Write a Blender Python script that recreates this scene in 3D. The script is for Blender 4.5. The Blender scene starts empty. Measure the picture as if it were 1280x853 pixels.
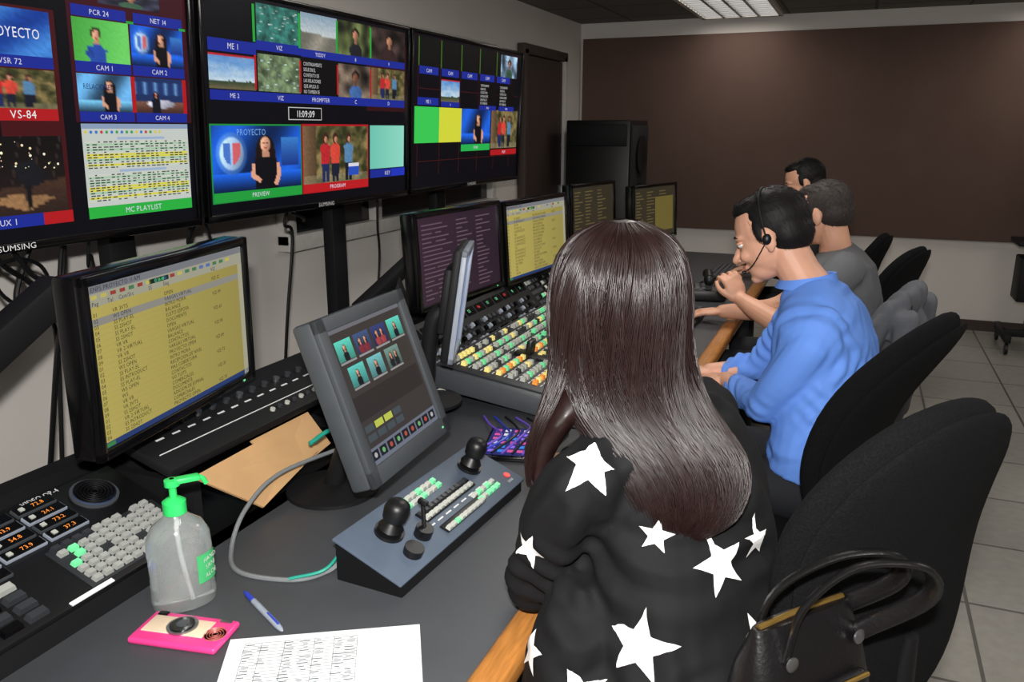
import bpy, bmesh, math, random
from mathutils import Vector, Matrix, noise
from mathutils.bvhtree import BVHTree
V=Vector
random.seed(7)
SC=bpy.context.scene; COL=SC.collection
try: SC.view_settings.view_transform='Standard'
except Exception: pass
def s2l(c):
    c/=255.0
    return c/12.92 if c<=.04045 else ((c+.055)/1.055)**2.4
def C(r,g,b): return (s2l(r),s2l(g),s2l(b),1)
# ---------------------------------------------------------------- materials
def mat(name,rgb,rough=.5,metal=0,spec=.5,bump=None,var=None,emit=0,coat=0,trans=0,sheen=0,stretch=None):
    m=bpy.data.materials.new(name); m.use_nodes=True; nt=m.node_tree; N=nt.nodes; b=N['Principled BSDF']
    c=C(*rgb); b.inputs['Base Color'].default_value=c; b.inputs['Roughness'].default_value=rough
    b.inputs['Metallic'].default_value=metal; b.inputs['Specular IOR Level'].default_value=spec
    b.inputs['Coat Weight'].default_value=coat; b.inputs['Transmission Weight'].default_value=trans
    b.inputs['Sheen Weight'].default_value=sheen
    if emit: b.inputs['Emission Color'].default_value=c; b.inputs['Emission Strength'].default_value=emit
    tc=N.new('ShaderNodeTexCoord'); src=tc.outputs['Object']
    if stretch:
        mp=N.new('ShaderNodeMapping'); mp.inputs['Scale'].default_value=stretch; nt.links.new(src,mp.inputs[0]); src=mp.outputs[0]
    var=var or (30,.06)
    n=N.new('ShaderNodeTexNoise'); n.inputs['Scale'].default_value=var[0]; n.inputs['Detail'].default_value=4; nt.links.new(src,n.inputs['Vector'])
    mx=N.new('ShaderNodeMix'); mx.data_type='RGBA'; nt.links.new(n.outputs['Fac'],mx.inputs[0])
    a=var[1]*2
    mx.inputs[6].default_value=tuple(max(0,x*(1-a)) for x in c[:3])+(1,); mx.inputs[7].default_value=tuple(min(1,x*(1+a)) for x in c[:3])+(1,)
    nt.links.new(mx.outputs[2],b.inputs['Base Color'])
    if bump:
        n2=N.new('ShaderNodeTexNoise'); n2.inputs['Scale'].default_value=bump[0]; n2.inputs['Detail'].default_value=3; nt.links.new(src,n2.inputs['Vector'])
        bp=N.new('ShaderNodeBump'); bp.inputs['Strength'].default_value=bump[1]; bp.inputs['Distance'].default_value=bump[2]
        nt.links.new(n2.outputs['Fac'],bp.inputs['Height']); nt.links.new(bp.outputs[0],b.inputs['Normal'])
    return m
def mat_screen():
    m=bpy.data.materials.new('lcd_screen_picture'); m.use_nodes=True; nt=m.node_tree; b=nt.nodes['Principled BSDF']
    at=nt.nodes.new('ShaderNodeAttribute'); at.attribute_name='Col'
    b.inputs['Base Color'].default_value=(.004,.004,.005,1); b.inputs['Roughness'].default_value=.35; b.inputs['Specular IOR Level'].default_value=.2
    nt.links.new(at.outputs['Color'],b.inputs['Emission Color']); b.inputs['Emission Strength'].default_value=.92
    return m
def mat_tiles(name,c1,c2,mort,size,msize,rough):
    m=bpy.data.materials.new(name); m.use_nodes=True; nt=m.node_tree; N=nt.nodes; b=N['Principled BSDF']
    tc=N.new('ShaderNodeTexCoord'); br=N.new('ShaderNodeTexBrick'); br.offset=0; br.squash=1
    br.inputs['Color1'].default_value=C(*c1); br.inputs['Color2'].default_value=C(*c2); br.inputs['Mortar'].default_value=C(*mort)
    br.inputs['Scale'].default_value=1; br.inputs['Brick Width'].default_value=size; br.inputs['Row Height'].default_value=size; br.inputs['Mortar Size'].default_value=msize
    nt.links.new(tc.outputs['Object'],br.inputs['Vector'])
    n=N.new('ShaderNodeTexNoise'); n.inputs['Scale'].default_value=25; n.inputs['Detail'].default_value=6
    nt.links.new(tc.outputs['Object'],n.inputs['Vector'])
    mx=N.new('ShaderNodeMix'); mx.data_type='RGBA'; mx.blend_type='MULTIPLY'; mx.inputs[0].default_value=.35
    nt.links.new(br.outputs['Color'],mx.inputs[6]); nt.links.new(n.outputs['Fac'],mx.inputs[7]); nt.links.new(mx.outputs[2],b.inputs['Base Color'])
    b.inputs['Roughness'].default_value=rough
    return m
M_SCR=mat_screen()
M_wall=mat('painted_wall',(224,218,212),.7,bump=(60,.08,.004),var=(3,.03))
M_brown=mat('brown_acoustic_fabric',(104,84,76),.95,spec=.1,bump=(250,.4,.002),var=(4,.06))
M_ceil=mat_tiles('ceiling_tiles',(130,127,122),(122,119,114),(85,82,78),.61,.012,.9)
M_floor=mat_tiles('floor_tiles',(168,164,156),(158,154,147),(90,87,82),.46,.006,.4)
M_blk=mat('black_plastic',(14,14,16),.42,bump=(400,.05,.001))
M_blkg=mat('glossy_black_plastic',(8,8,10),.18)
M_blkm=mat('matte_black_metal',(20,20,22),.6,spec=.3,bump=(200,.1,.001))
M_gry=mat('dark_grey_plastic',(66,70,74),.5,bump=(300,.08,.001))
M_sw=mat('switcher_chassis',(38,40,44),.5)
M_lgry=mat('light_grey_plastic',(150,158,172),.45)
M_slate=mat('slate_blue_panel',(82,94,110),.5,bump=(300,.05,.001))
M_desk=mat('charcoal_laminate',(68,70,74),.45,bump=(500,.08,.001),var=(9,.07))
M_wood=mat('oak_edge',(176,116,56),.4,var=(18,.28),stretch=(10,1,10),coat=.2)
M_door=mat('door_brown',(64,50,45),.6)
M_trim=mat('white_trim',(206,202,196),.5)
M_glassd=mat('dark_window_glass',(22,24,28),.12)
M_chair=mat('black_chair_fabric',(15,15,17),1.0,spec=.15,bump=(500,.8,.003),var=(300,.5))
M_card=mat('cardboard',(190,150,104),.8,var=(12,.08))
M_white=mat('white_paper',(236,238,240),.7)
M_ink=mat('printed_ink',(70,74,82),.8)
M_inkw=mat('white_print',(225,225,225),.6)
M_keyw=mat('white_key',(186,188,180),.45)
M_keym=mat('grey_key',(160,162,158),.45)
M_keyg=mat('green_lit_key',(110,215,150),.4,emit=.35)
M_keyo=mat('orange_lit_key',(236,140,60),.4,emit=.35)
M_keyy=mat('amber_lit_key',(232,214,130),.4,emit=.35)
M_keyr=mat('red_lit_key',(214,50,45),.4,emit=.4)
M_keyd=mat('dark_key',(48,50,54),.45)
M_metal=mat('brushed_metal',(150,150,152),.35,metal=.9)
M_gold=mat('gold_metal',(205,165,90),.3,metal=.9)
M_pink=mat('hot_pink_case',(236,64,140),.35,coat=.4)
M_cream=mat('cream_case',(232,208,180),.4)
M_green=mat('green_pump',(50,206,104),.35)
M_label=mat('green_label',(70,180,110),.5)
M_cabg=mat('grey_cable',(120,124,126),.5)
M_cabt=mat('teal_cable',(30,150,130),.5)
M_cabp=mat('purple_cable',(110,80,200),.5)
M_penb=mat('blue_pen',(50,70,190),.3)
M_gel=mat('sanitizer_plastic',(236,244,242),.1,trans=.82,var=(10,.0))
M_skin=mat('skin',(222,168,140),.5,var=(20,.05),bump=(300,.08,.001))
M_skin2=mat('skin_tan',(222,166,138),.5,var=(20,.05),bump=(300,.08,.001))
M_lip=mat('lips',(176,92,84),.45)
M_eye=mat('eye_white',(230,228,224),.2)
M_iris=mat('iris',(40,24,18),.15)
M_hair=mat('dark_brown_hair',(28,15,14),.34,spec=.45,var=(60,.3))
M_hairb=mat('black_short_hair',(18,15,15),.6,spec=.3,var=(200,.3))
M_hairg=mat('greying_short_hair',(58,52,50),.7,spec=.3,var=(120,.4))
M_blouse=mat('black_blouse',(16,16,18),.8,spec=.25,bump=(300,.2,.001),var=(30,.2))
M_star=mat('white_star_print',(238,236,234),.7)
M_blue=mat('blue_shirt',(104,150,236),.7,spec=.3,bump=(500,.15,.0006),var=(5,.05))
M_tee=mat('grey_tshirt',(96,98,102),.85)
M_teed=mat('dark_tshirt',(40,40,46),.85)
M_jean=mat('dark_trousers',(22,24,30),.85)
M_shoe=mat('black_shoe',(16,16,18),.4)
M_jack=mat('grey_jacket',(88,90,96),.9,bump=(50,.3,.006))
M_leath=mat('black_leather',(14,13,14),.36,bump=(180,.3,.002))
M_light=mat('fluorescent_diffuser',(255,250,240),.5,emit=2.6)
M_grille=mat('speaker_grille',(24,24,28),.7,bump=(300,.5,.003))
M_cone=mat('speaker_mesh_blue',(60,76,110),.5,bump=(500,.6,.002))
# ---------------------------------------------------------------- geometry kit
def MF(o,x,z):
    X=V(x).normalized(); Z=V(z); Z=(Z-X*Z.dot(X)).normalized(); Y=Z.cross(X)
    m=Matrix((X,Y,Z)).transposed().to_4x4(); m.translation=V(o); return m
def T(*p): return Matrix.Translation(V(p))
def RZ(a): return Matrix.Rotation(a,4,'Z')
def catmull(P,n=6):
    P=[V(p) for p in P]
    if len(P)<3: return P
    Q=[P[0]*2-P[1]]+P+[P[-1]*2-P[-2]]; out=[]
    for i in range(1,len(Q)-2):
        a,b,c,d=Q[i-1:i+3]
        for k in range(n):
            t=k/n
            out.append(.5*((2*b)+(c-a)*t+(2*a-5*b+4*c-d)*t*t+(3*b-a-3*c+d)*t**3))
    out.append(P[-1]); return out
def finish(ob,parent):
    COL.objects.link(ob)
    if parent is not None:
        ob.parent=parent; ob.matrix_parent_inverse=Matrix.Translation(-parent.location)
    return ob
class G:
    def __init__(s): s.v=[];s.f=[];s.mi=[];s.col=[];s.sm=[];s.mats=[]
    def add(s,vs,fs,m,M=None,col=None,sm=False,cols=None):
        o=len(s.v)
        s.v+=[tuple(M@V(p)) for p in vs] if M is not None else [tuple(p) for p in vs]
        if m not in s.mats: s.mats.append(m)
        k=s.mats.index(m)
        for i_,f in enumerate(fs):
            s.f.append(tuple(i+o for i in f)); s.mi.append(k); s.col.append([cols[i] for i in f] if cols else [col or (1,1,1,1)]*len(f)); s.sm.append(sm)
    def box(s,c,d,m,M=None,t=1.0,col=None):
        x,y,z=d[0]/2,d[1]/2,d[2]/2; cx,cy,cz=c
        vs=[(cx+a*x*(t if e>0 else 1),cy+b*y*(t if e>0 else 1),cz+e*z) for e in(-1,1) for a,b in((-1,-1),(1,-1),(1,1),(-1,1))]
        s.add(vs,[(3,2,1,0),(4,5,6,7),(0,1,5,4),(1,2,6,5),(2,3,7,6),(3,0,4,7)],m,M,col)
    def bbox(s,c,d,m,r=.004,M=None,seg=2):
        bm=bmesh.new(); bmesh.ops.create_cube(bm,size=1)
        for v in bm.verts: v.co=V((v.co.x*d[0]+c[0],v.co.y*d[1]+c[1],v.co.z*d[2]+c[2]))
        bmesh.ops.bevel(bm,geom=bm.edges[:],offset=min(r,min(d)*.45),segments=seg,affect='EDGES',profile=.5)
        bm.verts.index_update(); s.add([v.co.copy() for v in bm.verts],[[v.index for v in f.verts] for f in bm.faces],m,M); bm.free()
    def lathe(s,prof,m,M=None,seg=24,sc=(1,1)):
        vs=[];fs=[]
        for r,z in prof:
            for k in range(seg):
                a=2*math.pi*k/seg; vs.append((r*math.cos(a)*sc[0],r*math.sin(a)*sc[1],z))
        for i in range(len(prof)-1):
            for k in range(seg):
                a=i*seg+k; b=i*seg+(k+1)%seg; fs.append((a,b,b+seg,a+seg))
        fs.append(tuple(reversed(range(seg)))); fs.append(tuple(range((len(prof)-1)*seg,len(prof)*seg)))
        s.add(vs,fs,m,M,sm=True)
    def cyl(s,c,r,h,m,M=None,seg=20,r2=None):
        T0=Matrix.Translation(V(c)); s.lathe([(r,0),(r2 if r2 is not None else r,h)],m,(M@T0) if M is not None else T0,seg)
    def tube(s,pts,r,m,M=None,seg=8,n=6,smooth=True,flat=1):
        P=catmull(pts,n) if smooth else [V(p) for p in pts]
        if isinstance(r,(int,float)): R=[r]*len(P)
        else:
            R=[]
            for i in range(len(P)):
                t=i/(len(P)-1)*(len(r)-1); k=min(int(t),len(r)-2); q=t-k; R.append(r[k]*(1-q)+r[k+1]*q)
        rings=[]; prev=None
        for i,p in enumerate(P):
            t=(P[min(i+1,len(P)-1)]-P[max(i-1,0)])
            t=t.normalized() if t.length>1e-9 else V((0,0,1))
            if prev is None:
                a=V((0,0,1)) if abs(t.z)<.9 else V((1,0,0)); prev=t.cross(a).normalized()
            prev=(prev-t*prev.dot(t)).normalized(); q=t.cross(prev)
            rings.append([p+(prev*math.cos(2*math.pi*k/seg)+q*math.sin(2*math.pi*k/seg)*flat)*R[i] for k in range(seg)])
        s.loft(rings,m,M)
    def loft(s,rings,m,M=None):
        n=len(rings[0]); vs=[p for r in rings for p in r]; fs=[]
        for i in range(len(rings)-1):
            for k in range(n):
                a=i*n+k; b=i*n+(k+1)%n; fs.append((a,b,b+n,a+n))
        fs.append(tuple(reversed(range(n)))); fs.append(tuple(range((len(rings)-1)*n,len(rings)*n)))
        s.add(vs,fs,m,M,sm=True)
    def ell(s,c,r,m,M=None,R=None,seg=24):
        vs=[];fs=[]; nr=seg//2
        vs.append(V((0,0,-1)))
        for i in range(1,nr):
            a=-math.pi/2+math.pi*i/nr
            for k in range(seg):
                b=2*math.pi*k/seg; vs.append(V((math.cos(a)*math.cos(b),math.cos(a)*math.sin(b),math.sin(a))))
        vs.append(V((0,0,1)))
        for k in range(seg): fs.append((0,1+(k+1)%seg,1+k))
        for i in range(nr-2):
            for k in range(seg):
                a=1+i*seg+k; b=1+i*seg+(k+1)%seg; fs.append((a,b,b+seg,a+seg))
        L=len(vs)-1
        for k in range(seg): fs.append((L,L-seg+k,L-seg+(k+1)%seg))
        vs=[V((p.x*r[0],p.y*r[1],p.z*r[2])) for p in vs]
        if R is not None: vs=[R@p for p in vs]
        s.add([p+V(c) for p in vs],fs,m,M,sm=True)
    def limb(s,pts,rads,m,M=None,seg=16):
        s.tube(pts,rads,m,M,seg,4)
        for p,r in ((pts[0],rads[0]),(pts[-1],rads[-1])): s.ell(p,(r*.99,)*3,m,M,seg=16)
    def text(s,st,x,y,h,m,M,col=None,center=False,z=0,sx=1):
        sc=h/.7; w=sum((GW[c]) for c in st if c in GW)*sc*sx; cx=x-w/2 if center else x
        for c in st:
            if c not in GW: continue
            if c in GV:
                vs,fs=GV[c]; s.add([(cx+p[0]*sc*sx,y+p[1]*sc,z) for p in vs],fs,m,M,col)
            cx+=GW[c]*sc*sx
    def obj(s,name,parent=None,loc=None,bevel=0):
        me=bpy.data.meshes.new(name); L=V(loc) if loc is not None else V((0,0,0))
        me.from_pydata([(p[0]-L.x,p[1]-L.y,p[2]-L.z) for p in s.v],[],s.f)
        for m in s.mats: me.materials.append(m)
        me.polygons.foreach_set('material_index',s.mi); me.polygons.foreach_set('use_smooth',s.sm)
        if M_SCR in s.mats:
            ca=me.color_attributes.new('Col','FLOAT_COLOR','CORNER'); d=[]
            for c in s.col:
                for q in c: d.extend(q)
            ca.data.foreach_set('color',d)
        me.update()
        try: me.set_sharp_from_angle(angle=math.radians(42))
        except Exception: pass
        ob=bpy.data.objects.new(name,me); ob.location=L
        return finish(ob,parent)
GV={};GW={' ':.3}
def glyphs():
    obs=[]
    for c in "ABCDEFGHIJKLMNOPQRSTUVWXYZ0123456789:-/.|acdeghilmnoprstuvwxyz":
        cu=bpy.data.curves.new('g','FONT'); cu.body=c; cu.resolution_u=2
        ob=bpy.data.objects.new('g',cu); COL.objects.link(ob); obs.append((c,ob))
    dg=bpy.context.evaluated_depsgraph_get(); dg.update()
    for c,ob in obs:
        me=ob.evaluated_get(dg).to_mesh()
        vs=[tuple(v.co) for v in me.vertices]; GV[c]=(vs,[tuple(p.vertices) for p in me.polygons]); GW[c]=max(v[0] for v in vs)+.07
    for c,ob in obs:
        cu=ob.data; bpy.data.objects.remove(ob); bpy.data.curves.remove(cu)
glyphs()
def empty(name,loc):
    e=bpy.data.objects.new(name,None); e.location=loc; e.empty_display_size=.1; COL.objects.link(e); return e
def blob(g,name,voxel,material,parent=None,it=4,disp=None):
    me=bpy.data.meshes.new('tmp'); me.from_pydata(g.v,[],g.f); me.update()
    ob=bpy.data.objects.new('tmp',me); COL.objects.link(ob)
    r=ob.modifiers.new('r','REMESH'); r.mode='VOXEL'; r.voxel_size=voxel
    if it:
        q=ob.modifiers.new('s','SMOOTH'); q.factor=.5; q.iterations=it
    dg=bpy.context.evaluated_depsgraph_get(); dg.update()
    m2=bpy.data.meshes.new_from_object(ob.evaluated_get(dg)); bpy.data.objects.remove(ob); m2.name=name
    if disp:
        nn=[v.normal.copy() for v in m2.vertices]
        for v,n in zip(m2.vertices,nn): v.co=v.co+n*disp(v.co,n)
    m2.materials.clear(); m2.materials.append(material)
    for p in m2.polygons: p.use_smooth=True; p.material_index=0
    o2=bpy.data.objects.new(name,m2); return finish(o2,parent)
# ---------------------------------------------------------------- screen drawing
def rc(a,b): return random.uniform(a,b)
def sh(c,k): return tuple(max(0,min(255,v*k)) for v in c)
class Scr:
    def __init__(s,g,M,W,H): s.g=g;s.M=M;s.W=W;s.H=H
    def sub(s,x0,y0,x1,y1): return Scr(s.g,s.M@T(x0*s.W,-y0*s.H,0),(x1-x0)*s.W,(y1-y0)*s.H)
    def p(s,pts,c,l=1): s.g.add([(x*s.W,-y*s.H,l*.0004) for x,y in pts],[tuple(reversed(range(len(pts))))],M_SCR,s.M,C(*c))
    def r(s,x0,y0,x1,y1,c,l=1): s.p([(x0,y0),(x1,y0),(x1,y1),(x0,y1)],c,l)
    def e(s,x,y,rx,ry,c,l=2,n=16): s.p([(x+rx*math.cos(2*math.pi*k/n),y+ry*math.sin(2*math.pi*k/n)) for k in range(n)],c,l)
    def t(s,st,x,y,h,c,l=4,center=True,sx=1): s.g.text(st,x*s.W,-y*s.H,h*s.H,M_SCR,s.M,C(*c),center,l*.0004,sx)
    def gr(s,x0,y0,x1,y1,a,b,l=1,n=1,vert=False):
        pts=[(x0,y0),(x1,y0),(x1,y1),(x0,y1)]; cs=[a,a,b,b] if vert else [a,b,b,a]
        s.g.add([(x*s.W,-y*s.H,l*.0004) for x,y in pts],[(3,2,1,0)],M_SCR,s.M,cols=[C(*sh(c,1)) for c in cs])
    def raster(s,nx,ny,bg,L,grain=.06,l=1,seed=0):
        """continuous-tone picture: grid mesh with a colour computed per vertex"""
        vs=[];cs=[]
        for j in range(ny+1):
            y=j/ny
            for i in range(nx+1):
                x=i/nx; c=bg(x,y)
                for q in L:
                    k=q[0]
                    if k=='e':
                        dx=(x-q[1])/q[3]; dy=(y-q[2])/q[4]; dd=dx*dx+dy*dy
                        if dd<1.25:
                            a=min(1,max(0,(1.12-dd)/.24)); lit=1.08-.28*dx-.1*dy; c2=sh(q[5],lit)
                            c=tuple(c[m]*(1-a)+c2[m]*a for m in range(3))
                    elif k=='r':
                        if q[1]<=x<=q[3] and q[2]<=y<=q[4]: c=q[5]
                    else:
                        P=q[1]; ins=False; n=len(P); jx=n-1
                        for ix in range(n):
                            xi,yi=P[ix];xj,yj=P[jx]
                            if (yi>y)!=(yj>y) and x<(xj-xi)*(y-yi)/(yj-yi)+xi: ins=not ins
                            jx=ix
                        if ins: c=sh(q[2],1.1-.35*(x-q[3]))
                g_=1+grain*(noise.noise(V((x*nx*.9,y*ny*.9,seed)))*1.6); cs.append(C(*sh(c,g_))); vs.append((x*s.W,-y*s.H,l*.0004))
        fs=[(j*(nx+1)+i,(j+1)*(nx+1)+i,(j+1)*(nx+1)+i+1,j*(nx+1)+i+1) for j in range(ny) for i in range(nx)]
        s.g.add(vs,fs,M_SCR,s.M,cols=cs)
def mixc(a,b,t): t=max(0,min(1,t)); return tuple(a[k]*(1-t)+b[k]*t for k in range(3))
def label(s,x0,y0,x1,y1,c,st,tc=(215,215,232)):
    s.r(x0,y0,x1,y1,c,3); s.t(st,(x0+x1)/2,y1-(y1-y0)*.25,(y1-y0)*.48,tc,4)
def person_layers(cx,cy,k,dress,skin=(206,150,122),hair=(28,16,13),long=True):
    L=[]
    if long: L+=[('e',cx,cy+.08*k,.1*k,.2*k,hair),('p',[(cx-.1*k,cy),(cx+.1*k,cy),(cx+.13*k,cy+.36*k),(cx-.13*k,cy+.36*k)],hair,cx)]
    else: L+=[('e',cx,cy-.03*k,.085*k,.13*k,hair)]
    L+=[('p',[(cx-.03*k,cy+.1*k),(cx+.03*k,cy+.1*k),(cx+.05*k,cy+.24*k),(cx-.05*k,cy+.24*k)],sh(skin,.85),cx)]
    L+=[('p',[(cx-.16*k,cy+.32*k),(cx-.06*k,cy+.22*k),(cx+.06*k,cy+.22*k),(cx+.16*k,cy+.32*k),(cx+.13*k,cy+.6*k),(cx+.16*k,cy+1.1*k),(cx-.16*k,cy+1.1*k),(cx-.12*k,cy+.6*k)],dress,cx)]
    L+=[('e',cx,cy+.02*k,.058*k,.12*k,skin),('e',cx-.022*k,cy,.012*k,.012*k,(50,30,26)),('e',cx+.022*k,cy,.012*k,.012*k,(50,30,26)),('e',cx,cy+.075*k,.02*k,.01*k,(160,60,60))]
    return L
def pic_anchor(q,bg=(24,80,180),dress=(12,12,18),logo=True,n=30):
    def B(x,y):
        c=mixc(sh(bg,.45),sh(bg,1.3),.5+.5*math.sin(x*7+y*3)); 
        if y>.72: c=mixc(sh(bg,1.4),sh(bg,.35),(y-.72)*3.5)
        if logo and .76<x<.97 and .18<y<.64: c=mixc((60,130,210),(24,50,130),(y-.18)*2)
        return c
    L=[]
    if logo: L+=[('e',.2,.42,.16,.32,(60,110,190)),('e',.2,.42,.125,.25,(160,190,226)),('p',[(.11,.26),(.19,.26),(.19,.6),(.14,.54),(.11,.44)],(70,110,190),.15),('p',[(.21,.26),(.29,.26),(.29,.44),(.26,.54),(.21,.6)],(196,90,96),.25)]
    L+=person_layers(.57,.27,1.0,dress)
    sk=(206,150,122); L+=[('p',[(.41,.58),(.45,.6),(.44,.74),(.52,.84),(.5,.9),(.4,.8)],sk,.45),('p',[(.73,.58),(.69,.6),(.7,.76),(.66,.93),(.7,.96),(.75,.78)],sk,.7)]
    q.raster(n,int(n*.62),B,L,.05,1,rc(0,99))
def pic_couple(q,n=30):
    sd=rc(0,99)
    def B(x,y):
        a=noise.noise(V((x*7,y*5,sd)))+.6*noise.noise(V((x*16,y*13,sd))); c=mixc((48,52,26),(150,130,84),.45+a*.8)
        if x<.18: c=mixc((130,100,70),(80,62,44),x*5)
        if y>.85: c=mixc(c,(150,140,110),.5)
        return c
    L=[]
    for x,t,b in((.32,(172,36,42),(30,40,80)),(.47,(200,66,52),(26,30,46)),(.68,(80,120,156),(22,24,36))):
        L+=[('p',[(x-.06,.62),(x+.06,.62),(x+.05,1),(x+.01,1),(x,.76),(x-.01,1),(x-.05,1)],b,x),('p',[(x-.075,.36),(x,.27),(x+.075,.36),(x+.06,.66),(x-.06,.66)],t,x),('e',x,.21,.04,.1,(56,32,26)),('e',x+.01,.24,.024,.055,(176,120,92))]
    q.raster(n,int(n*.62),B,L,.1,1,sd)
def pic_map(q,t=(110,150,120)):
    sd=rc(0,99)
    q.raster(30,20,lambda x,y:sh(t,1+.5*noise.noise(V((x*6,y*5,sd)))+.3*noise.noise(V((x*18,y*14,sd)))),[],.12,1,sd)
    for i in range(26):
        x=rc(.06,.94);y=rc(.08,.92); q.r(x-.028,y-.018,x+.028,y+.018,sh((176,200,194),rc(.6,1.1)),3)
def pic_sky(q):
    sd=rc(0,99)
    def B(x,y):
        if y<.08: return (180,36,46)
        h=.76+.04*noise.noise(V((x*14,0,sd)))
        if y<h: return mixc((84,140,208),(196,218,232),y/h*1.0+.25*noise.noise(V((x*4,y*8,sd))))
        return mixc((46,66,44),(104,96,70),(y-h)*5)
    q.raster(34,24,B,[],.06,1,sd)
def pic_text(q):
    q.r(0,0,1,1,(8,8,8),1)
    for i,w in enumerate(("CONTINUAMENTE","SIGUE EN EL","CONTEXTO DE","LAS RELACIONES","QUE APLICA SI","NO TAMBIEN SE")): q.t(w,.05,.18+i*.155,.1,(205,205,205),3,False,.72)
def pic_person(q,bg,skin=(160,112,86),hair=(24,18,16),top=(60,90,70)):
    sd=rc(0,99)
    q.raster(26,18,lambda x,y:sh(bg,.8+.9*noise.noise(V((x*4,y*2.5,sd)))),person_layers(.52,.36,1.25,top,skin,hair,False),.1,1,sd)
def pic_stage(q):
    sd=rc(0,99)
    def B(x,y):
        c=mixc((14,10,9),(40,28,24),y)
        if y>.72-.17*x: c=mixc((70,48,36),(40,28,24),(y-.6)*2)
        if abs(math.sin(x*16+y*3))<.12 and y<.6: c=(50,40,36)
        return c
    q.raster(44,32,B,[('p',[(.25,.82),(.5,.72),(.9,.8),(.6,.96)],(140,104,70),.5),('p',[(.48,.35),(.7,.3),(.85,.56),(.6,.7)],(22,22,26),.6),('e',.62,.78,.03,.16,(18,18,20))],.15,1,sd)
    for i in range(44):
        a=rc(.003,.014); q.e(rc(.05,.95),rc(.06,.42),a,a*1.4,(255,rc(215,255),rc(170,225)),3,8)
def pic_studio(q):
    def B(x,y):
        if y>.65: return mixc((136,92,76),(70,44,36),(y-.65)*3)
        return mixc((110,160,214),(34,56,110),abs(math.sin(x*15.7))*1.2+.2*y) if .1<y<.5 else (32,50,96)
    q.raster(30,20,B,[('e',.5,.74,.27,.12,(180,180,196))]+person_layers(.4,.46,.55,(20,20,30)),.06)
def pic_green(q):
    q.raster(28,18,lambda x,y:mixc((70,166,64),(112,216,104),x+.2*y),person_layers(.4,.36,1.1,(38,72,156),(206,150,120),(30,20,16),False)+[('p',[(.25,.66),(.18,.82),(.34,.92),(.36,.84)],(34,62,136),.3)],.04)
def pic_playlist(q):
    q.r(0,0,1,1,(200,206,200),1); q.r(0,0,1,.06,(140,160,190),2)
    for i in range(16): q.e(.03+i*.045,.1,.013,.02,random.choice([(200,60,60),(60,120,200),(60,160,80),(220,200,80)]),3,8)
    for b in (.16,.56):
        q.r(.3,b,.75,b+.03,(160,180,210),2)
        for r in range(11):
            y=b+.045+r*.031; y2=y+.026
            c=(222,214,66) if r in(5,6,9) else ((170,204,172) if r%2 else (206,212,198))
            q.r(.02,y,.98,y2,c,2)
            for x in [.03+k*.048 for k in range(20)]:
                if random.random()<.8: q.r(x,y+.006,x+rc(.015,.042),y2-.006,(54,64,56),3)
def pic_rundown(q,rows=22,bg=(172,158,84)):
    q.gr(0,0,1,1,sh(bg,1.06),sh(bg,.88),1); q.r(0,0,1,.05,(120,122,128),2); q.t('ENPS PROYECTO 11 AM',.02,.04,.028,(30,30,40),4,False)
    q.r(.0,.05,1,.13,(160,158,138),2)
    for i in range(18): q.r(.02+i*.05,.062,.05+i*.05,.085,random.choice([(90,110,170),(190,180,90),(150,60,50),(70,120,80),(150,150,140)]),3)
    q.r(.34,.06,.46,.09,(16,40,22),3); q.t('12 36:40',.4,.085,.02,(80,230,120),4)
    for n,x in (('Pag',.02),('Tal',.1),('Cam/Src',.16),('SS',.33),('Slug',.42),('VIZ',.75)): q.t(n,x,.125,.026,(30,30,30),4,False)
    W=['INTRO MORA','VO TUITS','ADICION DE ESPINAL','ADICION DE ESPINAL','PREGUNTE FINAL','DOCUMENTE','SOT JUNIOR','SUSTO ESPOSA','VARGAS VIRTUAL','VIRTUALOS','MAS COBERTURA','ESTUDIO','CONTACTOS','BALANCE','OPEN','PROYECTO OPEN','RECEPCION DE NIVEL','COMERCIALES','DUELO DE COPAS','TELEVIDEO']
    S=['WS','VR VR','WS OPEN','SS 2SHOT','VR 3VTS','VR 2-VIRTUAL','SS PLAY-EL','ES INTRODUCT']
    q.r(0,.2,1,.245,(140,138,130),2)
    for i in range(rows):
        y=.165+i*(.8/rows); h=.68*.8/rows
        q.t('0%d'%(i%9+1),.02,y+h,h,(30,28,22),4,False); q.t(random.choice(S),.12,y+h,h,(30,28,22),4,False); q.t(random.choice(W),.42,y+h,h,(30,28,22),4,False)
        if i%3==0: q.t('VIZ-%d'%random.randint(10,99),.75,y+h,h,(30,28,22),4,False)
        q.r(0,y+h*1.3,1,y+h*1.33,(140,130,76),2)
    q.r(.965,.13,1,1,(165,162,140),3); q.r(0,.965,1,1,(40,60,110),3); q.r(.01,.97,.06,.995,(60,130,70),4)
# ================================================================= ROOM
XL=-2.28; YB=7.0; ZC=2.35; XR=3.2; YF=-2.2
def slab(name,a,b,m):
    g=G(); g.box([(a[i]+b[i])/2 for i in range(3)],[b[i]-a[i] for i in range(3)],m); return g.obj(name)
slab('floor',(XL-.2,YF-.2,-.12),(XR+.2,YB+.2,0),M_floor)
slab('ceiling',(XL-.2,YF-.2,ZC),(XR+.2,YB+.2,ZC+.12),M_ceil)
slab('wall_left',(XL-.15,YF-.2,0),(XL,YB+.2,ZC),M_wall)
slab('wall_back',(XL,YB,0),(XR,YB+.15,ZC),M_wall)
slab('wall_right',(XR,YF,0),(XR+.15,YB+.2,ZC),M_wall)
slab('wall_front',(XL,YF-.15,0),(XR+.15,YF,ZC),M_wall)
g=G(); g.bbox(((XL+XR)/2+.01,YB-.022,1.455),(XR-XL-.04,.04,1.54),M_brown,.006); g.obj('acoustic_wall_panel')
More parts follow.
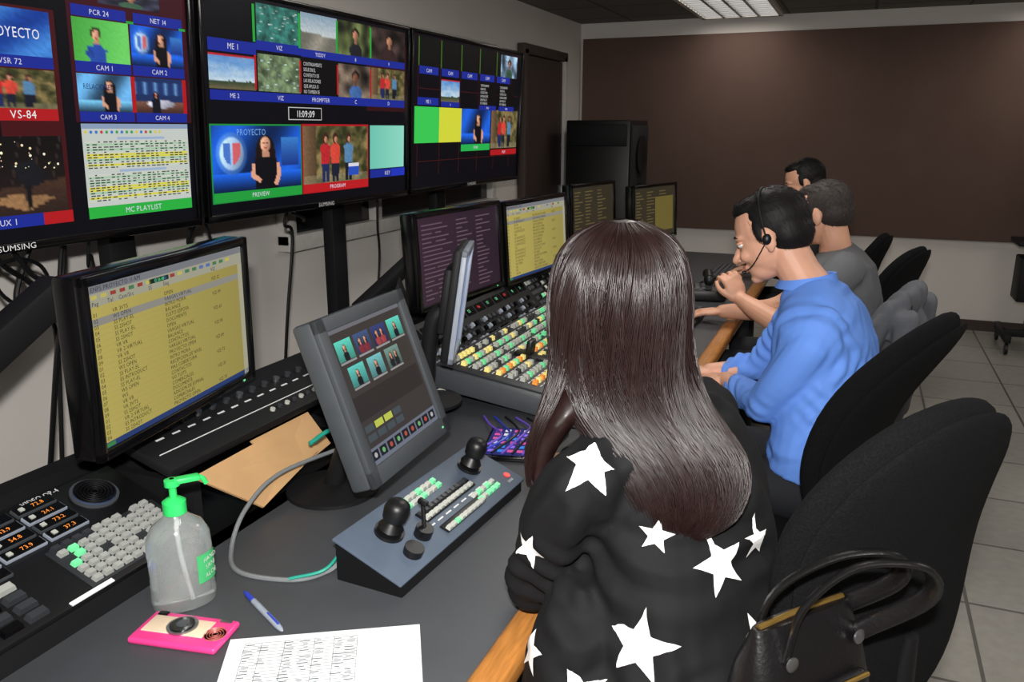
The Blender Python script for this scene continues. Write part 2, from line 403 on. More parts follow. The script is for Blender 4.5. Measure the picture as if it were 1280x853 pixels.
g=G(); g.box(((XL+XR)/2,YB-.009,.04),(XR-XL,.016,.08),M_door); g.obj('baseboard_back')
g=G(); g.box((XL+.009,(YF+YB)/2,.04),(.016,YB-YF,.08),M_door); g.obj('baseboard_left')
g=G(); g.box((XL+.023,6.02,1.0),(.04,.78,2.0),M_door); g.bbox((XL+.065,6.33,1.0),(.04,.03,.12),M_metal,.004)
for y in (5.6,6.45): g.bbox((XL+.035,y,1.02),(.06,.07,2.04),M_door if y<6 else M_trim,.004)
g.bbox((XL+.035,6.02,2.04),(.06,.92,.07),M_door,.004); g.obj('door_1')
g=G()
g.box((XL+.013,3.95,1.5),(.02,2.1,.9),M_glassd)
for y in (2.88,3.58,4.28,5.02): g.bbox((XL+.035,y,1.5),(.06,.06,.98),M_trim,.004)
for z in (1.02,1.98): g.bbox((XL+.04,3.95,z),(.07,2.2,.07),M_trim,.004)
g.obj('window_1')
LT=[(-.95,6.3),(1.3,6.3),(-.6,3.2),(1.3,3.2),(0.2,.2)]
for i,(x,y) in enumerate(LT):
    g=G(); g.box((x,y,ZC-.004),(.54,1.1,.006),M_light)
    for dx in(-.29,.29): g.box((x+dx,y,ZC-.012),(.03,1.2,.024),M_trim)
    for dy in(-.58,.58): g.box((x,y+dy,ZC-.012),(.6,.03,.024),M_trim)
    for k in range(-1,2): g.box((x+k*.13,y,ZC-.014),(.02,1.14,.02),M_metal)
    for k in range(-5,6): g.box((x,y+k*.1,ZC-.014),(.56,.012,.02),M_metal)
    g.obj('ceiling_light')
    l=bpy.data.lights.new('tube_lamp','AREA'); l.shape='RECTANGLE'; l.size=.5; l.size_y=1.05; l.energy=[3,3.5,13,11,9][i]; l.color=(1,.95,.88)
    lo=bpy.data.objects.new('ceiling_lamp_light',l); lo.location=(x,y,ZC-.04); COL.objects.link(lo)
# ================================================================= TELEVISIONS
d=1.75; TZ0=1.229; TH=.664
def tv(y0,y1,draw,brand):
    g=G(); w=y1-y0; M=MF((-d,y0,TZ0),(0,1,0),(1,0,-.05))
    g.bbox((w/2,TH/2,-.035),(w,TH,.06),M_blk,.008,M); bz=.014
    g.bbox((w/2,TH-bz/2,0),(w,bz,.02),M_blkg,.003,M); g.bbox((w/2,.011,0),(w,.022,.02),M_blkg,.003,M)
    for x in (bz/2,w-bz/2): g.bbox((x,TH/2,0),(bz,TH,.02),M_blkg,.003,M)
    g.text(brand,w/2,.005,.013,M_inkw,M,center=True,z=.0102,sx=1.2)
    g.bbox((w/2,TH/2,-.08),(.3,.3,.05),M_blkm,.006,M)
    s=Scr(g,M@T(bz,TH-bz,.002),w-2*bz,TH-bz-.022); s.r(0,0,1,1,(5,5,12),0); draw(s)
    g.obj('wall_mounted_television')
BL=(28,44,150);RD=(180,26,30);GR=(40,160,60)
def d1(s):
    s.r(.5,.19,.64,.95,(70,16,20),.5); s.r(.67,.0,1,.58,(60,16,26),.5)
    for r in range(2):
        for c in range(4): pic_person(s.sub(.03+c*.24,.02+r*.065,.2+c*.24,.075+r*.065),(60,60,80))
    q=s.sub(.44,.2,.628,.355); q.raster(24,16,lambda x,y:mixc((20,60,150),(70,140,224),.5+.5*math.sin(x*5+y*4)),[],.1); q.t('PROYECTO',.55,.62,.22,(240,240,250),5,sx=.8)
    label(s,.44,.355,.628,.395,BL,'VSR 72'); pic_couple(s.sub(.44,.4,.628,.534)); s.r(.44,.534,.628,.576,RD,3); s.t('VS-84',.55,.568,.028,(240,240,240),4)
    pic_stage(s.sub(.4,.63,.63,.905)); label(s,.4,.905,.57,.95,BL,'AUX 1'); s.r(.57,.905,.64,.95,RD,3)
    label(s,.68,.155,.82,.195,BL,'PCR 24'); label(s,.84,.155,.985,.195,BL,'NET 14')
    pic_green(s.sub(.68,.2,.825,.355)); pic_anchor(s.sub(.83,.2,.985,.355))
    label(s,.68,.355,.825,.395,BL,'CAM 1'); label(s,.83,.355,.985,.395,BL,'CAM 2')
    q=s.sub(.68,.4,.825,.54); pic_anchor(q,(90,150,205),logo=False); q.t('RELACIONES',.35,.4,.14,(20,50,110),5.5,sx=.8)
    pic_studio(s.sub(.83,.4,.985,.54)); label(s,.68,.54,.825,.578,BL,'CAM 3'); label(s,.83,.54,.985,.578,BL,'CAM 4')
    for x in (.82,.975): s.r(x,.19,x+.02,.2,GR,4); s.r(x,.4,x+.012,.54,RD,4)
    pic_playlist(s.sub(.68,.585,.985,.905)); label(s,.68,.905,.985,.95,(44,180,66),'MC PLAYLIST')
    pic_person(s.sub(.03,.35,.4,.9),(40,50,90))
def d2(s):
    s.r(.74,.1,.995,.5,(50,14,18),.4)
    X=[.02,.2,.395,.58,.77,.985]
    label(s,X[0],.205,X[1],.26,BL,'ME 1')
    pic_map(s.sub(X[1]+.005,.02,X[2]-.005,.19),(50,110,100)); label(s,X[1],.19,X[2],.235,BL,'VIZ')
    q=s.sub(X[2],.02,X[3]-.005,.2); q.raster(26,18,lambda x,y:mixc((136,160,180),(196,204,206),y*1.8) if y<.5+.1*x else mixc((160,154,140),(110,108,98),abs(x-.6+.5*(y-.5))*3),[],.08)
    label(s,X[2],.2,X[3],.24,BL,'TEDDY'); pic_person(s.sub(X[3],.02,X[4]-.005,.2),(90,100,60),top=(30,30,36))
    label(s,X[3],.2,X[4],.24,BL,'8'); pic_person(s.sub(X[4],.02,X[5],.2),(64,50,46),top=(50,34,34)); label(s,X[4],.2,X[5],.24,BL,'9')
    pic_sky(s.sub(X[0],.27,X[1]-.004,.425)); label(s,X[0],.43,X[1],.475,BL,'ME 2')
    pic_map(s.sub(X[1]+.005,.25,X[2]-.005,.425),(104,122,90)); label(s,X[1],.43,X[2],.475,BL,'VIZ')
    pic_text(s.sub(X[2],.25,X[3]-.005,.43)); label(s,X[2],.43,X[3],.475,BL,'PROMPTER')
    pic_person(s.sub(X[3],.25,X[4]-.005,.43),(130,112,96),(110,70,54),top=(60,96,150)); label(s,X[3],.43,X[4],.475,BL,'C')
    pic_couple(s.sub(X[4],.25,X[5],.43)); label(s,X[4],.43,X[5],.475,BL,'D')
    for x in X[1:5]: s.r(x-.012,.03,x-.002,.2,GR,4); s.r(x-.01,.26,x-.002,.42,RD,4)
    s.r(.33,.495,.49,.56,(200,200,200),1); s.r(.333,.499,.487,.556,(8,8,8),2); s.t('11:09:09',.41,.545,.034,(235,235,235),4)
    s.r(.012,.582,.387,.95,(30,140,60),.5); s.r(.39,.58,.75,.95,(180,20,30),.5)
    pic_anchor(s.sub(.017,.59,.383,.9),n=84); s.t('PROYECTO',.17,.635,.03,(120,170,230),1.5,sx=.9)
    label(s,.017,.9,.383,.945,(36,160,62),'PREVIEW')
    pic_couple(s.sub(.395,.59,.745,.9),84); label(s,.395,.9,.745,.945,(190,28,34),'PROGRAM'); s.r(.63,.82,.69,.87,(40,80,190),5); s.r(.63,.8,.69,.82,(220,220,230),5)
    s.gr(.76,.585,.985,.845,(112,200,180),(146,222,200),1); label(s,.76,.85,.985,.9,BL,'KEY'); s.r(.9,.85,.99,.9,(40,60,200),3)
def d3(s):
    for i in range(5): s.r(.05+i*.17,.02,.2+i*.17,.2,(12,14,12),1); label(s,.05+i*.17,.2,.195+i*.17,.25,BL,'CAM'); s.r(.045+i*.17,.02,.05+i*.17,.2,(60,130,40),2)
    for i in range(6): s.r(.04,.02+i*.16,.975,.025+i*.16,(66,18,22),.5); s.r(.04+i*.17,.01,.045+i*.17,.92,(60,16,20),.5)
    pic_person(s.sub(.77,.03,.95,.2),(150,180,210)); pic_sky(s.sub(.22,.27,.375,.42)); label(s,.22,.42,.375,.455,BL,'6')
    for x in(.56,.76): pic_text(s.sub(x,.26,x+.17,.43)); label(s,x,.43,x+.17,.465,BL,'PRO')
    label(s,.04,.4,.2,.45,BL,'ME 1')
    s.r(.02,.46,.21,.7,(60,204,84),1); s.r(.21,.46,.4,.7,(216,220,60),1)
    pic_anchor(s.sub(.4,.46,.68,.72),logo=False); label(s,.4,.72,.68,.77,(40,180,80),'PVW')
    pic_couple(s.sub(.69,.46,.98,.76)); label(s,.69,.77,.98,.815,RD,'PGM')
tv(.396*d,1.058*d,d1,'SUMSING'); tv(1.073*d,1.742*d,d2,'SUMSING'); tv(1.752*d,2.44*d,d3,'SUMSING')
for y in (1.72,2.79,3.68):
    g=G(); g.bbox((-1.94,y,.8),(.05,.09,1.6),M_blkm,.004); g.bbox((-1.94,y,.012),(.3,.3,.024),M_blkm,.004); g.bbox((-1.9,y,1.55),(.03,.4,.08),M_blkm,.004); g.obj('monitor_support_post')
cab=[([(-1.9,2.0,1.3),(-1.9,2.06,1.1),(-1.95,2.08,.9),(-1.98,2.02,.6),(-1.99,2.0,.2)],.005),
  ([(-1.88,2.46,1.28),(-1.88,2.40,1.17),(-1.88,2.44,1.12),(-1.9,2.4,.8),(-1.95,2.38,.3)],.006),
  ([(-1.86,3.0,1.28),(-1.88,3.02,1.1),(-1.9,3.05,.9),(-1.95,3.0,.3)],.005),
  ([(-1.84,1.25,1.28),(-1.86,1.3,1.12),(-1.9,1.42,1.06),(-1.9,1.5,1.12),(-1.86,1.5,1.28)],.005),
  ([(-1.84,1.15,1.28),(-1.86,1.2,1.05),(-1.9,1.35,.98),(-1.9,1.44,1.02),(-1.92,1.47,.9),(-1.95,1.42,.3)],.006),
  ([(-1.84,1.56,1.28),(-1.86,1.55,1.15),(-1.9,1.6,1.1),(-1.95,1.6,.3)],.004),
  ([(-1.86,1.95,1.28),(-1.88,1.93,1.16),(-1.9,1.98,1.2),(-1.88,2.02,1.28)],.005),
  ([(-1.82,1.24,1.26),(-1.84,1.30,1.19),(-1.86,1.38,1.13),(-1.84,1.42,1.07),(-1.83,1.38,1.04),(-1.85,1.33,1.09),(-1.86,1.37,1.18),(-1.84,1.41,1.27)],.007),
  ([(-1.8,1.28,1.26),(-1.81,1.35,1.16),(-1.82,1.41,1.12),(-1.83,1.43,1.03),(-1.84,1.41,.95),(-1.9,1.38,.6)],.007),
  ([(-1.8,1.22,1.26),(-1.82,1.26,1.2),(-1.82,1.33,1.2),(-1.84,1.4,1.17),(-1.85,1.44,1.1),(-1.84,1.46,1.2),(-1.82,1.47,1.27)],.005)]
for k,(pts,r) in enumerate(cab):
    g=G(); g.tube(pts,r,M_blk,None,8,8)
    if k==1: g.tube([(-1.87+.02*math.sin(a*.8),2.46+.035*math.cos(a*.8),1.17+.01*a) for a in range(9)],.005,M_blk)
    if k==8: g.bbox((-1.83,1.425,1.05),(.03,.03,.05),M_blk,.006)
    g.obj('hanging_cable')
# ================================================================= CONSOLE DESK
DZ=.73; Y0=-.35; Y1=5.3
g=G()
g.bbox((-.77,(Y0+Y1)/2,DZ-.02),(.66,Y1-Y0,.04),M_desk,.004)
g.bbox((-.425,(Y0+Y1)/2,DZ-.016),(.055,Y1-Y0,.046),M_wood,.014,seg=3)
g.box((-1.3,(Y0+Y1)/2,.345),(.5,Y1-Y0,.69),M_blkm)
for y in (Y0+.02,1.6,3.1,4.4,Y1-.02): g.box((-.95,y,.345),(.25,.03,.69),M_blkm)
def slope(y0,y1,s1=.255,mm=M_blkm,x0=-1.07,z0=.735,dz=.34,dx=.94):
    a=(x0,z0+.03);b=(x0-dx*s1,z0+.03+dz*s1)
    pr=[(x0,z0-.05),(x0,z0+.03),b,(b[0]-.02,b[1]),(b[0]-.02,z0-.05)]
    vs=[(p[0],y0,p[1]) for p in pr]+[(p[0],y1,p[1]) for p in pr]; n=5
    g.add(vs,[tuple(range(n)),tuple(reversed(range(n,2*n)))]+[(i,i+n,(i+1)%n+n,(i+1)%n) for i in range(n)],mm)
slope(Y0,1.08); slope(1.72,Y1,.26)
g.box((-1.34,1.4,.78),(.02,.64,.14),M_blkm); g.box((-1.2,1.4,.72),(.28,.64,.02),M_blk)
for y in (1.09,1.71):g.box((-1.22,y,.79),(.24,.02,.12),M_blkm)
Ms=MF((-1.14,1.07,.868),(0,1,0),(.32,0,1)); g.bbox((.33,.09,0),(.66,.18,.02),M_blkm,.003,Ms)
g.box((.33,.05,.0105),(.62,.002,.001),M_inkw,Ms)
for i in range(14): g.cyl((.06+i*.043,.115,.008),.008,.012,M_metal if i%3==0 else M_keyd,Ms,10); g.box((.06+i*.043,.09,.011),(.02,.004,.001),M_inkw,Ms)
for i in range(12): g.cyl((.33+i*.026,.03,.008),.006,.008,M_keyd if i%2 else M_keyw,Ms,8)
g.box((-1.36,(Y0+Y1)/2,.83),(.05,Y1-Y0,.09),M_blkm)
g.obj('control_console_desk')
g=G(); A=[V((-1.135,1.114,.845)),V((-1.135,1.46,.852)),V((-1.075,1.43,.79)),V((-1.065,1.225,.745))]; o=V((.004,0,.003))
g.add([p for p in A]+[p+o for p in A],[(0,1,2,3),(7,6,5,4),(0,4,5,1),(1,5,6,2),(2,6,7,3),(3,7,4,0)],M_card)
A=[V((-1.15,1.3,.85)),V((-1.15,1.5,.85)),V((-1.09,1.5,.78)),V((-1.09,1.35,.76))]
g.add([p for p in A]+[p+o for p in A],[(0,1,2,3),(7,6,5,4),(0,4,5,1),(1,5,6,2),(2,6,7,3),(3,7,4,0)],M_card); g.obj('cardboard_sheet')
def SM(y): return MF((-1.07,y,.767),(0,1,0),(.34,0,.94))
g=G(); M=SM(.2)
g.bbox((.435,.125,.006),(.87,.25,.012),M_blk,.003,M)
def keys(g,M,x0,y0,nx,ny,px,py,w,h,fn,z=.016,hh=.01):
    for i in range(nx):
        for j in range(ny):
            m=fn(i,j)
            if m: g.box((x0+i*px,y0+j*py,z),(w,h,hh),m,M,.8)
g.bbox((.74,.066,.012),(.225,.11,.004),M_sw,.002,M)
keys(g,M,.645,.022,10,7,.0205,.0158,.0165,.012,lambda i,j:None if (i+j*3)%13==12 else (M_keyg if (i,j) in((0,3),(1,4),(0,4),(1,5)) else (M_keyd if j==6 and i<4 else M_keym)))
for i in range(7):
    for j in range(5):
        x=.2+i*.082;y=.122+j*.0265
        if y<.14 and x>.6: continue
        g.box((x,y,.014),(.074,.0215,.006),M_lgry if j%2 else M_gry,M); g.box((x,y,.0175),(.07,.018,.003),M_blkg,M)
        g.text('%d.%d'%(random.randint(10,99),random.randint(0,9)),x-.005,y-.0045,.0085,M_keyo,M,z=.0195)
        g.box((x-.024,y,.0195),(.008,.008,.004),M_keyw,M)
keys(g,M,.03,.02,13,4,.042,.024,.034,.016,lambda i,j:random.choice([M_keyd,M_keyd,M_blkg,M_keym]))
g.cyl((.79,.195,.012),.042,.004,M_gry,M,32); g.cyl((.79,.195,.016),.037,.003,M_cone,M,32)
for k in range(6): g.lathe([(.005+k*.0058,.019),(.007+k*.0058,.0205),(.0076+k*.0058,.019)],M_blk,M@T(.79,.195,0),28)
g.text('VIDEO OP-4',.68,.238,.0105,M_inkw,M,z=.0132,center=False,sx=.85)
g.box((.62,.004,.0135),(.08,.008,.002),M_white,M)
g.obj('video_shading_control_panel')
# ================================================================= MONITORS
def monitor(name,bl,br,up,h,draw,bm=M_blkg,bz=.018,depth=.045,stand=None,bot=None,back=None):
    g=G(); bl=V(bl);br=V(br); X=(br-bl); w=X.length; X.normalize(); U=V(up).normalized(); Z=X.cross(U); M=MF(bl,X,Z); bo=bot or bz; bk=back or bm
    g.bbox((w/2,h/2,-.002-depth/2),(w,h,depth),bk,.008,M); g.bbox((w/2,h/2,-depth-.012),(w*.55,h*.6,.024),bk,.01,M)
    g.bbox((w/2,h-bz/2,.003),(w,bz,.014),bm,.003,M); g.bbox((w/2,bo/2,.003),(w,bo,.014),bm,.003,M)
    for x in(bz/2,w-bz/2): g.bbox((x,h/2,.003),(bz,h,.014),bm,.003,M)
    s=Scr(g,M@T(bz,h-bz,.0015),w-2*bz,h-bz-bo); s.r(0,0,1,1,(14,14,16),0); draw(s)
    g.box((w*.9,bo*.45,.0105),(.006,.004,.001),M_keyg,M)
    c=M@V((w/2,h*.4,-depth-.02))
    if stand:
        sx,sy,sz=stand; n=V((Z.x,Z.y,0)).normalized()
        g.tube([c,c-n*.03+V((0,0,-.05)),V((sx,sy,sz+.01))],.022,M_blkm,None,12)
        g.lathe([(.1,0),(.1,.008),(.06,.016),(.03,.022)],M_blkm,T(sx,sy,sz),28)
    return g.obj(name)
monitor('computer_monitor',(-1.125,.905,.958),(-1.21,1.395,.962),(.02,0,1),.315,lambda s:pic_rundown(s),stand=(-1.34,1.2,.878))
def touch(s):
    s.r(0,0,1,1,(62,56,52),0.5); s.r(0,0,1,.03,(110,110,116),1)
    cs=[((90,200,180),(20,20,26)),((60,80,120),(120,40,50)),((50,60,110),(150,60,60)),((90,200,180),(20,20,26)),((90,190,180),(16,16,20)),((110,180,180),(20,20,24)),((110,140,130),(30,30,34))]
    for k,(b,dr) in enumerate(cs):
        j=k//4;i=k%4; x=.05+i*.235 if j==0 else .1+i*.25; y=.09+j*.2
        q=s.sub(x,y,x+.2,y+.15); L=[]
        for px in ((.5,) if k in(0,3,4,5) else (.33,.67)): L+=person_layers(px,.36,1.1,dr)
        q.raster(22,16,lambda xx,yy:mixc(sh(b,1.1),sh(b,.7),yy),L,.06,1.2)
        s.r(x,y+.155,x+.2,y+.17,(150,150,150),2)
    s.r(.03,.5,.97,.68,(50,44,40),1)
    for i in range(4):
        for j in range(2): s.r(.05+i*.13,.72+j*.07,.16+i*.13,.77+j*.07,(190,200,80) if (i,j) in((1,0),(2,0)) else (70,80,84),2)
    s.r(0,.88,1,1,(110,116,130),2)
    for i in range(9): s.r(.02+i*.108,.9,.11+i*.108,.97,(28,28,34),3); s.e(.065+i*.108,.935,.02,.02,random.choice([(180,180,180),(180,80,60),(110,180,110)]),4,8)
monitor('touchscreen_monitor',(-.785,1.205,.842),(-.80,1.545,.843),(-.36,0,1),.335,touch,bm=M_gry,bz=.028,depth=.045,bot=.036,stand=(-1.0,1.38,DZ))
def purp(s):
    s.gr(0,0,1,1,(56,38,52),(44,30,42),1)
    for i in range(18):
        for x in(.05,.2,.45,.7): s.r(x,.08+i*.05,x+rc(.06,.2),.095+i*.05,(100,80,92),2)
monitor('computer_monitor',(-1.22,2.18,.94),(-1.176,2.735,.94),(-.06,0,1),.31,purp,stand=(-1.34,2.5,.9))
monitor('computer_monitor',(-1.17,2.755,.93),(-1.12,3.315,.93),(-.06,0,1),.31,lambda s:pic_rundown(s,18),stand=(-1.34,3.05,.9))
def dark(s):
    s.r(0,0,1,1,(52,46,34),1)
    for i in range(14):
        for x in(.05,.3,.6): s.r(x,.08+i*.06,x+rc(.08,.22),.1+i*.06,(96,84,50),2)
monitor('computer_monitor',(-1.34,4.02,.9),(-1.25,4.52,.9),(-.05,0,1),.32,dark,stand=(-1.4,4.3,.88))
monitor('computer_monitor',(-1.14,4.5,.87),(-1.0,5.0,.87),(-.05,0,1),.32,lambda s:(dark(s),s.r(.5,.2,.95,.9,(104,92,46),3)),stand=(-1.22,4.82,.84))
def lit(s):
    s.gr(0,0,1,1,(140,156,190),(100,116,160),1)
monitor('side_preview_monitor',(-.905,1.76,.925),(-.98,1.96,.925),(.14,.05,1),.29,lit,bm=M_lgry,bz=.018,depth=.022,stand=(-1.03,1.86,.78),back=M_blkm)
g=G(); g.tube([(-1.45,.62,.7),(-1.5,.75,.9),(-1.55,1.05,1.1)],.03,M_blkm,None,8); g.bbox((0,0,0),(.06,.75,.07),M_blkm,.01,MF((-1.5,.85,1.0),(1,0,0),(0,-.5,.9))); g.tube([(-1.5,.8,.95),(-1.5,.8,.7)],.025,M_blkm); g.obj('monitor_arm')
g=G(); g.bbox((0,0,0),(.05,.6,.05),M_blkm,.01,MF((-1.5,2.55,1.0),(1,0,0),(0,-.3,.95))); g.tube([(-1.5,2.5,1.0),(-1.42,2.5,.8)],.02,M_blkm); g.obj('monitor_arm')
# ================================================================= CAMERA JOYSTICK PANEL
g=G(); B0=V((-.645,1.065,DZ)); Xd=V((.06,.998,0)).normalized(); Wd=V((-Xd.y,Xd.x,0))
w=.135; Lg=.47
c=[B0,B0+Xd*Lg,B0+Xd*Lg+Wd*w,B0+Wd*w]
zf=[.022,.022,.075,.075]
vs=[tuple(p) for p in c]+[(p.x,p.y,p.z+z) for p,z in zip(c,zf)]
g.add(vs,[(3,2,1,0),(4,5,6,7),(0,1,5,4),(1,2,6,5),(2,3,7,6),(3,0,4,7)],M_blk)
Mj=MF(B0+V((0,0,.024)),Xd,(Wd*-(.053)+V((0,0,w)))); 
g.bbox((Lg/2,w*.535,.003),(Lg+.016,w*1.12,.006),M_slate,.003,Mj)
def joy(x,y,s=1):
    g.cyl((x,y,.005),.028*s,.008,M_blk,Mj,24)
    g.lathe([(.02*s,.012),(.024*s,.02),(.018*s,.03),(.014*s,.036),(.022*s,.042),(.024*s,.06),(.021*s,.072),(.013*s,.078),(.0,.079)],M_blk,Mj@T(x,y,0),24)
joy(.085,.09); joy(.40,.1,.95)
g.cyl((.075,.03,.005),.018,.016,M_blk,Mj,20); g.cyl((.13,.045,.005),.017,.02,M_blk,Mj,20); g.tube([(.13,.045,.02),(.14,.07,.06)],.004,M_blk,Mj); g.bbox((.14,.07,.062),(.012,.02,.01),M_blk,.003,Mj)
g.bbox((.26,.072,.008),(.19,.03,.004),M_blk,.002,Mj); g.bbox((.25,.025,.008),(.15,.022,.004),M_blk,.002,Mj)
keys(g,Mj,.175,.065,11,2,.0165,.0145,.013,.011,lambda i,j:M_keyd if j else M_keyw,.012,.008)
keys(g,Mj,.175,.108,7,2,.018,.015,.014,.011,lambda i,j:M_keyg if (i*j+i)%3==0 else M_keyw,.01,.008)
keys(g,Mj,.185,.02,9,1,.016,.015,.013,.011,lambda i,j:M_keyw if i!=2 else M_keyg,.012,.008)
keys(g,Mj,.32,.025,5,2,.018,.015,.014,.011,lambda i,j:random.choice([M_keyg,M_keyw]),.01,.008)
for i in range(8): g.box((.17+i*.03,.048,.0065),(.018,.003,.001),M_inkw,Mj)
g.cyl((.45,.03,.0062),.008,.002,M_keyr,Mj,12); g.text('SONI',.43,.012,.006,M_inkw,Mj,z=.007)
g.obj('camera_joystick_panel')
# ================================================================= SWITCHER
g=G(); Mw=MF((-.72,2.0,DZ),(.0,1,0),(.14,0,1))
g.bbox((.62,.18,.035),(1.3,.38,.06),M_gry,.008,Mw); g.bbox((.62,.18,.068),(1.26,.35,.006),M_sw,.002,Mw)
def sk(i,j):
    if (i%9)==8: return None
    if j in(1,4): return M_keyo if (i*7+j)%5<2 else M_keyy if (i+j)%3 else M_keyg
    if j in(2,6): return M_keyg if (i*3+j)%4==0 else M_keyw
    return random.choice([M_keyw,M_keyw,M_keyw,M_keyd,M_keyd,M_keyy,M_keyg])
keys(g,Mw,.035,.03,44,9,.0255,.037,.0155,.0155,sk,.077,.013)
for i in range(44):
    for j in range(9): g.box((.035+i*.0255,.048+j*.037,.0715),(.016,.003,.001),M_inkw,Mw)
for x in(.25,.8): 
    g.bbox((x,.15,.075),(.05,.13,.012),M_blk,.003,Mw); g.bbox((x,.17,.1),(.045,.018,.05),M_blk,.006,Mw)
g.obj('video_switcher_panel')
g=G(); M2=MF((-1.075,1.98,.80),(0,1,0),(.72,0,.69)); g.bbox((.7,.085,.0),(1.44,.17,.03),M_blkm,.004,M2)
for i in range(26):
    for j in range(3): g.cyl((.04+i*.033,.03+j*.028,.014),.0085,.014,random.choice([M_keyd,M_blkg,M_lgry]),M2,10)
keys(g,M2,.95,.02,16,6,.026,.024,.019,.017,lambda i,j:random.choice([M_keyd,M_keyd,M_keyw,M_blkg,M_blkg,M_keyg if j==2 else M_keyd]),.018,.008)
for i in range(12): g.box((.06+i*.075,.135,.016),(.06,.03,.004),M_blkg,M2); g.text('%02d'%i,.04+i*.075,.13,.012,M_keyr if i%3==0 else M_keyg,M2,z=.0185)
g.obj('audio_mixer_panel')
g=G(); M3=MF((-1.0,1.66,DZ),(0,1,0),(.2,0,1)); g.bbox((.15,.13,.025),(.3,.26,.05),M_blk,.006,M3)
keys(g,M3,.03,.03,10,6,.027,.035,.02,.025,lambda i,j:random.choice([M_keyd,M_keyd,M_keyw,M_blkg]),.054,.01)
g.cyl((.23,.2,.05),.03,.015,M_blkg,M3,24)
g.obj('remote_control_keypad')
def keyboard(x,y,ang):
    g=G(); M=T(x,y,DZ)@RZ(ang); g.bbox((0,0,.01),(.15,.43,.018),M_blk,.006,M)
    for i in range(15):
        for j in range(5): g.box((-.055+j*.025,-.195+i*.028,.022),(.02,.022,.008),M_keyd,M,.8)
    g.obj('computer_keyboard')
keyboard(-.58,2.55,.05); keyboard(-.62,3.3,.0); keyboard(-.62,4.55,0)
def mouse(x,y,a):
    g=G(); M=T(x,y,DZ)@RZ(a); g.ell((0,0,.006),(.055,.031,.026),M_blk,M); g.ell((.03,0,.024),(.01,.004,.008),M_gry,M); g.tube([(.05,0,.01),(.1,.02,.005),(.16,0,.005),(.2,.05,.005)],.002,M_blk,M); g.obj('computer_mouse')
mouse(-.53,1.57,1.9); mouse(-.6,2.95,2.5)
g=G(); M=T(-.62,3.82,DZ)@RZ(.2); g.bbox((0,0,.03),(.2,.2,.05),M_blk,.01,M); keys(g,M,-.06,-.05,4,4,.03,.03,.02,.02,lambda i,j:M_keyd,.058,.01)
g.limb([(.02,.1,.1),(.02,.02,.115),(.02,-.08,.1)],[.025,.016,.025],M_blk,M); g.tube([(.0,.1,.06),(-.06,.16,.02),(-.1,.22,.01)],.004,M_blk,M); g.box((.02,.08,.065),(.03,.03,.04),M_blk,M); g.box((.02,-.06,.065),(.03,.03,.04),M_blk,M); g.obj('desk_telephone')
g=G(); Mt=T(-.74,1.76,DZ)@RZ(.25); g.bbox((0,0,.008),(.12,.2,.014),M_blkg,.006,Mt)
s=Scr(g,Mt@T(-.052,.09,.0155),.104,.18); s.r(0,0,1,1,(40,44,110),0)
for i in range(4):
    for j in range(6): s.r(.08+i*.23,.06+j*.15,.22+i*.23,.15+j*.15,random.choice([(150,110,240),(60,140,230),(220,90,160),(230,230,240)]),1)
for k in range(8): g.tube([(-.08+k*.025,-.09,.02),(-.02+k*.02,.0,.028+.004*k),(-.07+k*.035,.12,.012),(-.1+k*.03,.2,.006)],.003,[M_cabp,M_penb,M_blk,M_cabp,M_blk][k%5],Mt)
g.obj('smartphone_and_charging_cables')
g=G(); g.tube([(-1.02,1.46,.80),(-1.06,1.28,.80),(-1.05,1.16,.775),(-1.02,1.08,DZ+.006),(-.95,1.02,DZ+.005),(-.845,1.035,DZ+.005),(-.80,1.08,DZ+.01),(-.785,1.10,DZ+.03)],.0045,M_cabg,None,8,8); g.obj('grey_cable')
g=G(); g.tube([(-1.04,1.36,.84),(-1.02,1.42,.855),(-.98,1.5,.83),(-.96,1.58,.76)],.005,M_cabt,None,8,8); g.tube([(-.85,1.03,DZ+.009),(-.8,1.06,DZ+.02),(-.79,1.1,DZ+.035)],.003,M_cabt); g.obj('teal_cable')
# ================================================================= SMALL DESK ITEMS
g=G(); Mb=T(-.975,.915,DZ)@RZ(.9); S=(1.1,.8)
g.lathe([(.040,.0),(.046,.004),(.047,.02),(.045,.06),(.0465,.10),(.045,.125),(.036,.145),(.02,.158),(.015,.165),(.015,.172)],M_gel,Mb,36,S)
def patch(a0,a1,z0,z1,m,rr=.0475):
    n=10; vs=[];fs=[]
    for i in range(n+1):
        a=a0+(a1-a0)*i/n
        for z in(z0,z1): vs.append((rr*S[0]*math.cos(a),rr*S[1]*math.sin(a),z))
    fs=[(2*i,2*i+2,2*i+3,2*i+1) for i in range(n)]; g.add(vs,fs,m,Mb,sm=True)
patch(-1.15,-.25,.045,.095,M_label,.0478); 
for k,(st,z) in enumerate((('HAND',.083),('SANI',.07),('ALOE',.055))):
    a=-.7; p=V((.0485*S[0]*math.cos(a),.0485*S[1]*math.sin(a),z)); g.text(st,0,0,.008,M_inkw,Mb@MF(p,(-math.sin(a),math.cos(a),0),(math.cos(a),math.sin(a),0)),center=True,z=.002)
g.lathe([(.0185,.165),(.0185,.185),(.012,.19),(.006,.192),(.006,.21),(.012,.212),(.012,.222),(.004,.224)],M_green,Mb,24)
g.bbox((.018,0,.219),(.05,.018,.01),M_green,.004,Mb); g.tube([(.03,0,.22),(.045,0,.217),(.052,0,.205)],.004,M_green,Mb)
g.tube([(0,0,.17),(0,0,.1),(.01,0,.01)],.003,M_white,Mb)
g.obj('hand_sanitizer_bottle')
